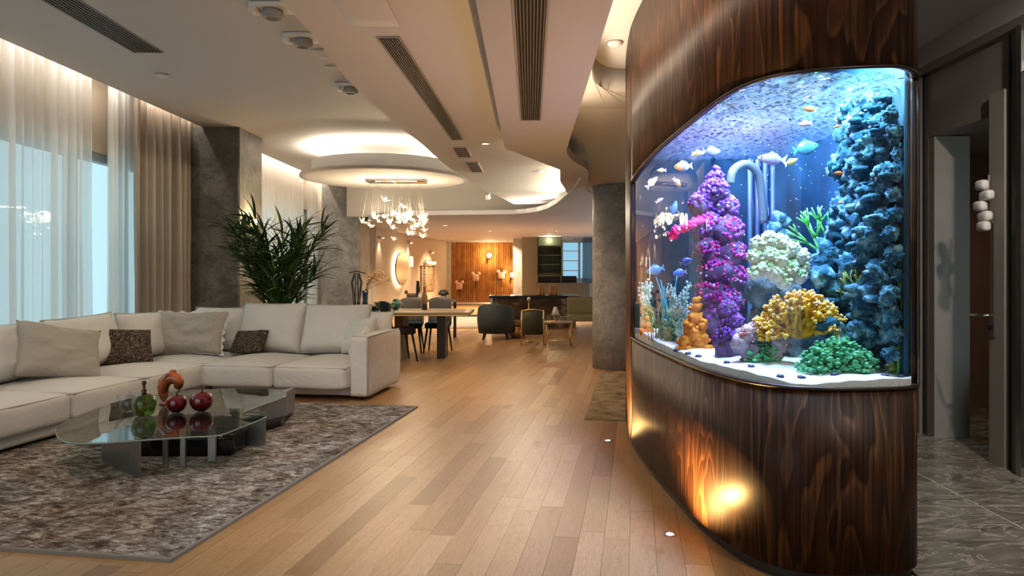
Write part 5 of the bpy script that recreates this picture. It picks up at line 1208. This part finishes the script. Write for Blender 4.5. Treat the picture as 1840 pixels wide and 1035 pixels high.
curtain('drape', 'dusky blue drape beside the far kitchen window', 0, .75, 0, sheer('blue_grey_cloth', (.14, .20, .26), .1, .4), .04, .13, 9, z0=.9, z1=2.4, per=8); o = C.objects[-1]; o.location = (XW(1046, 22.9), 22.9, 0); o.rotation_euler = (0, 0, -math.pi / 2)
ln = thing('bench', 'olive upholstered bench beside the round column', 'bench', (XW(1052, 14.5), 14.5, 0)); OLF = plain('olive_gold_fabric', (.22, .17, .08), .8)
MB().rbox((0, 0, .33), (.75, .5, .14), .03, n=5).build('seat', OLF, ln); MB().rbox((0, .22, .55), (.75, .10, .42), .03, n=5).build('backrest', OLF, ln)
for sx in (-.3, .3):
    for sy in (-.18, .18): MB().box(sx - .02, sx + .02, sy - .02, sy + .02, 0, .27).build('leg', GOLD, ln)
# brass and glass lounge pieces
st = thing('drum_stool', 'round brass drum stool beside the green armchair', 'stool', (XW(929, 13.6), 13.6, 0)); MB().lathe([(.10, 0), (.16, .04), (.18, .14), (.16, .22), (.17, .24)], 28).build('drum', GOLD, st); MB().lathe([(.17, .24), (.18, .27), (.16, .33), (1e-6, .35)], 28).build('seat', plain('brown_seat_pad', (.30, .17, .07), .6), st); MB().lathe([(.171, .225), (.185, .235), (.171, .245)], 28).build('band', BRONZE, st)
gc = thing('lounge_chair', 'brass framed lounge chair with a curved olive back', 'chair', (XW(957, 12.4), 12.4, 0)); OL2 = plain('olive_velvet', (.06, .055, .025), .6)
tub(.20, .18, .62, -1.7, 1.7, .05, .10).build('shell', OL2, gc); MB().rbox((0, .03, .27), (.30, .32, .12), .04, n=5).build('seat', plain('cream_pad', (.42, .36, .26), .8), gc)
for sx in (-.19, .19): MB().tube([(sx, -.20, .62), (sx * 1.02, -.21, .30), (sx * 1.05, -.22, .0)], .011, 8).tube([(sx, .20, .45), (sx * 1.05, .22, 0)], .011, 8).build('leg', GOLD, gc)
MB().tube([(.21 * math.sin(a * .17 - 1.7), -.215 * math.cos(a * .17 - 1.7), .625 - .09 * abs(a / 10 - 1) ** 2) for a in range(21)], .012, 8).build('rail', GOLD, gc)
fl_ = thing('floor_ornament', 'small pale sphere finial on a brass rod above the lounge chair', 'ornament', (XW(950, 12.75), 12.75, 0)); MB().tube([(0, 0, .02), (0, 0, .76)], .010, 8).build('rod', GOLD, fl_); MB().blob((0, 0, .79), .035, 0, 1, 0, 2).build('sphere', plain('pale_sphere', (.7, .66, .58), .3), fl_); MB().lathe([(.09, 0), (.09, .02), (1e-6, .022)], 20).build('base', GOLD, fl_)
gt = thing('side_table', 'small brass side table with thin legs beside the round column', 'table', (XW(1003, 12.0), 12.0, 0)); hh = ZW(577, 12.0)
MB().rbox((0, 0, hh - .015), (.50, .34, .03), .01, n=4).build('top', plain('honey_table_top', (.48, .30, .13), .3), gt)
for sx in (-.21, .21):
    for sy in (-.13, .13): MB().tube([(sx, sy, hh - .03), (sx * .9, sy * .9, hh * .5), (sx * 1.06, sy * 1.06, 0)], .010, 8).build('leg', GOLD, gt)
MB().rbox((0, 0, .10), (.34, .22, .015), .005, n=3).build('shelf', GOLD, gt)
o = thing('desk_lamp', 'bent white lamp head on the brass side table', 'lamp', (XW(997, 12.0), 12.0, hh + .001)); MB().lathe([(.05, 0), (.05, .012), (1e-6, .014)], 16).build('base', GOLD, o); MB().tube([(0, 0, .01), (-.02, 0, .12), (.02, 0, .22)], .009, 8).build('arm', GOLD, o); MB().lathe([(.075, .10), (.05, .17), (.03, .24), (1e-6, .25)], 18, (.01, 0, 0)).build('shade', plain('cream_shade', (.62, .56, .46), .4), o)
for k in range(3): o = ornament('glass_tumbler', ['tumbler on the brass table nearest the lamp', 'middle tumbler on the brass table', 'tumbler at the edge of the brass table'][k], 1009 + 6 * k, 0, 11.92 + .06 * k, [(.02, 0), (.026, .01), (.03, .08), (.026, .08), (.02, .012), (1e-6, .01)], CLR, 'glass', hh + .001); o['group'] = 'tumblers on the brass table'; MB().lathe([(.029, .078), (.031, .081), (.029, .084)], 14).build('rim', GOLD, o)
# flower masks and lamps on the slatted wall
for k, (px, py, lab) in enumerate(((825, 514, 'lowest pink flower-shaped wall ornament on the slatted wall'), (855, 499, 'eared pink wall ornament in the middle of the slatted wall'), (901, 495, 'pink square wall ornament near the slim column'))):
    D_ = 26.9; t = thing('wall_ornament', lab, 'ornament', (XW(px, D_), D_, ZW(py, D_)), group='pink ornaments on the slatted wall'); PK = plain('pink_ceramic_%d' % k, (.62, .38, .30), .5)
    MB().rbox((0, 0, 0), (.26, .12, .28), .06, n=5).build('face', PK, t)
    for sx in (-.12, .12): MB().blob((sx, 0, .15), (.075, .05, .075), .2, 2, k, 2).build('petal', PK, t)
    MB().tube([(0, .02, -.14), (0, .05, -.45)], [.03, .01], 8).build('stem', plain('dark_stem_wood_%d' % k, (.05, .03, .02), .6), t)
for k, (px, py, pw, lab) in enumerate(((879, 459, 30, 'glowing wall sconce on a black bracket on the slatted wall'), (921, 494, 22, 'small glowing sconce beside the slim column'))):
    D_ = 26.85; t = thing('wall_lamp', lab, 'lamp', (XW(px, D_), D_, ZW(py, D_)), group='sconces on the slatted wall')
    MB().tube([(-.08, .12, -.30), (-.08, .04, -.12), (.0, 0, -.10)], .02, 8).build('bracket', BLKM, t); MB().lathe([(.06, -.08), (.10, 0), (.07, .08), (1e-6, .10)], 16).build('shade', emit('sconce_shade_%d' % k, (1, .74, .38), 12), t); point('sconce_light', (0, -.16, 0), pw * 1.6, (1, .68, .34), .05, t)
lt = thing('low_table', 'low dark table before the slatted wall', 'table', (XW(845, 20), 20.0, 0)); MB().box(-.75, .75, -.4, .4, .34, .38).build('top', plain('brown_low_top', (.10, .07, .05), .3), lt)
for sx in (-.68, .68):
    for sy in (-.34, .34): MB().box(sx - .03, sx + .03, sy - .03, sy + .03, 0, .34).build('leg', BLKM, lt)
ru3 = thing('rug', 'grey rug in the far lounge beneath the low table', 'rug', (XW(842, 18), 18.2, 0)); MB().box(-1.5, 1.3, -2.4, 2.8, .0005, .012).build('pile', fabric('grey_rug_pile', (.22, .19, .165), (.15, .13, .115), 12, 1, .3), ru3); MB().box(-1.52, 1.32, -2.42, -2.4, .0005, .014).build('binding', plain('grey_binding', (.2, .18, .16), .9), ru3)
# white hanging ornament by the door and on the aquarium edge
for nm, loc, n, s, lab in (('door_ornament', (3.06, 4.70, 1.60), 5, 1.0, 'stacked white pebble ornament hanging above the door lever'), ('edge_ornament', (3.10, 5.68, 1.35), 4, .75, 'small white stacked ornament on the corridor wall beside the aquarium')):
    t = thing(nm, lab, 'ornament', loc); z = 0
    for k in range(n): MB().rbox(((k % 2) * .02 * s, -.02 * s + (k % 3) * .018 * s, z), (.06 * s, .10 * s + .015 * (k % 2), .072 * s), .028 * s, n=5).build('pebble', WHITE, t); z += .07 * s
    MB().tube([(.03, 0, -.02), (.05, 0, z)], .006, 6).build('cord', GREYP, t)
t = thing('vase', 'dark vase with gold pattern seen through the doorway', 'vase', (3.55, 5.15, 0)); MB().lathe([(.07, 0), (.10, .05), (.13, .25), (.09, .42), (.05, .5), (.06, .52), (.04, .52)], 20).build('body', speckle('gold_black_glaze', [(.4, (.02, .02, .02)), (.6, (.45, .32, .12))], 14, .25, .1), t); MB().lathe([(.058, .515), (.064, .525), (.055, .53)], 20).build('rim', GOLD, t)
downlight('added warm downlight in the room behind the narrow doorway', 3.85, 5.7, 2.369, 14, (1, .7, .4), (0, .2, -1), 120)  # unseen lamp added to light the room behind the doorway
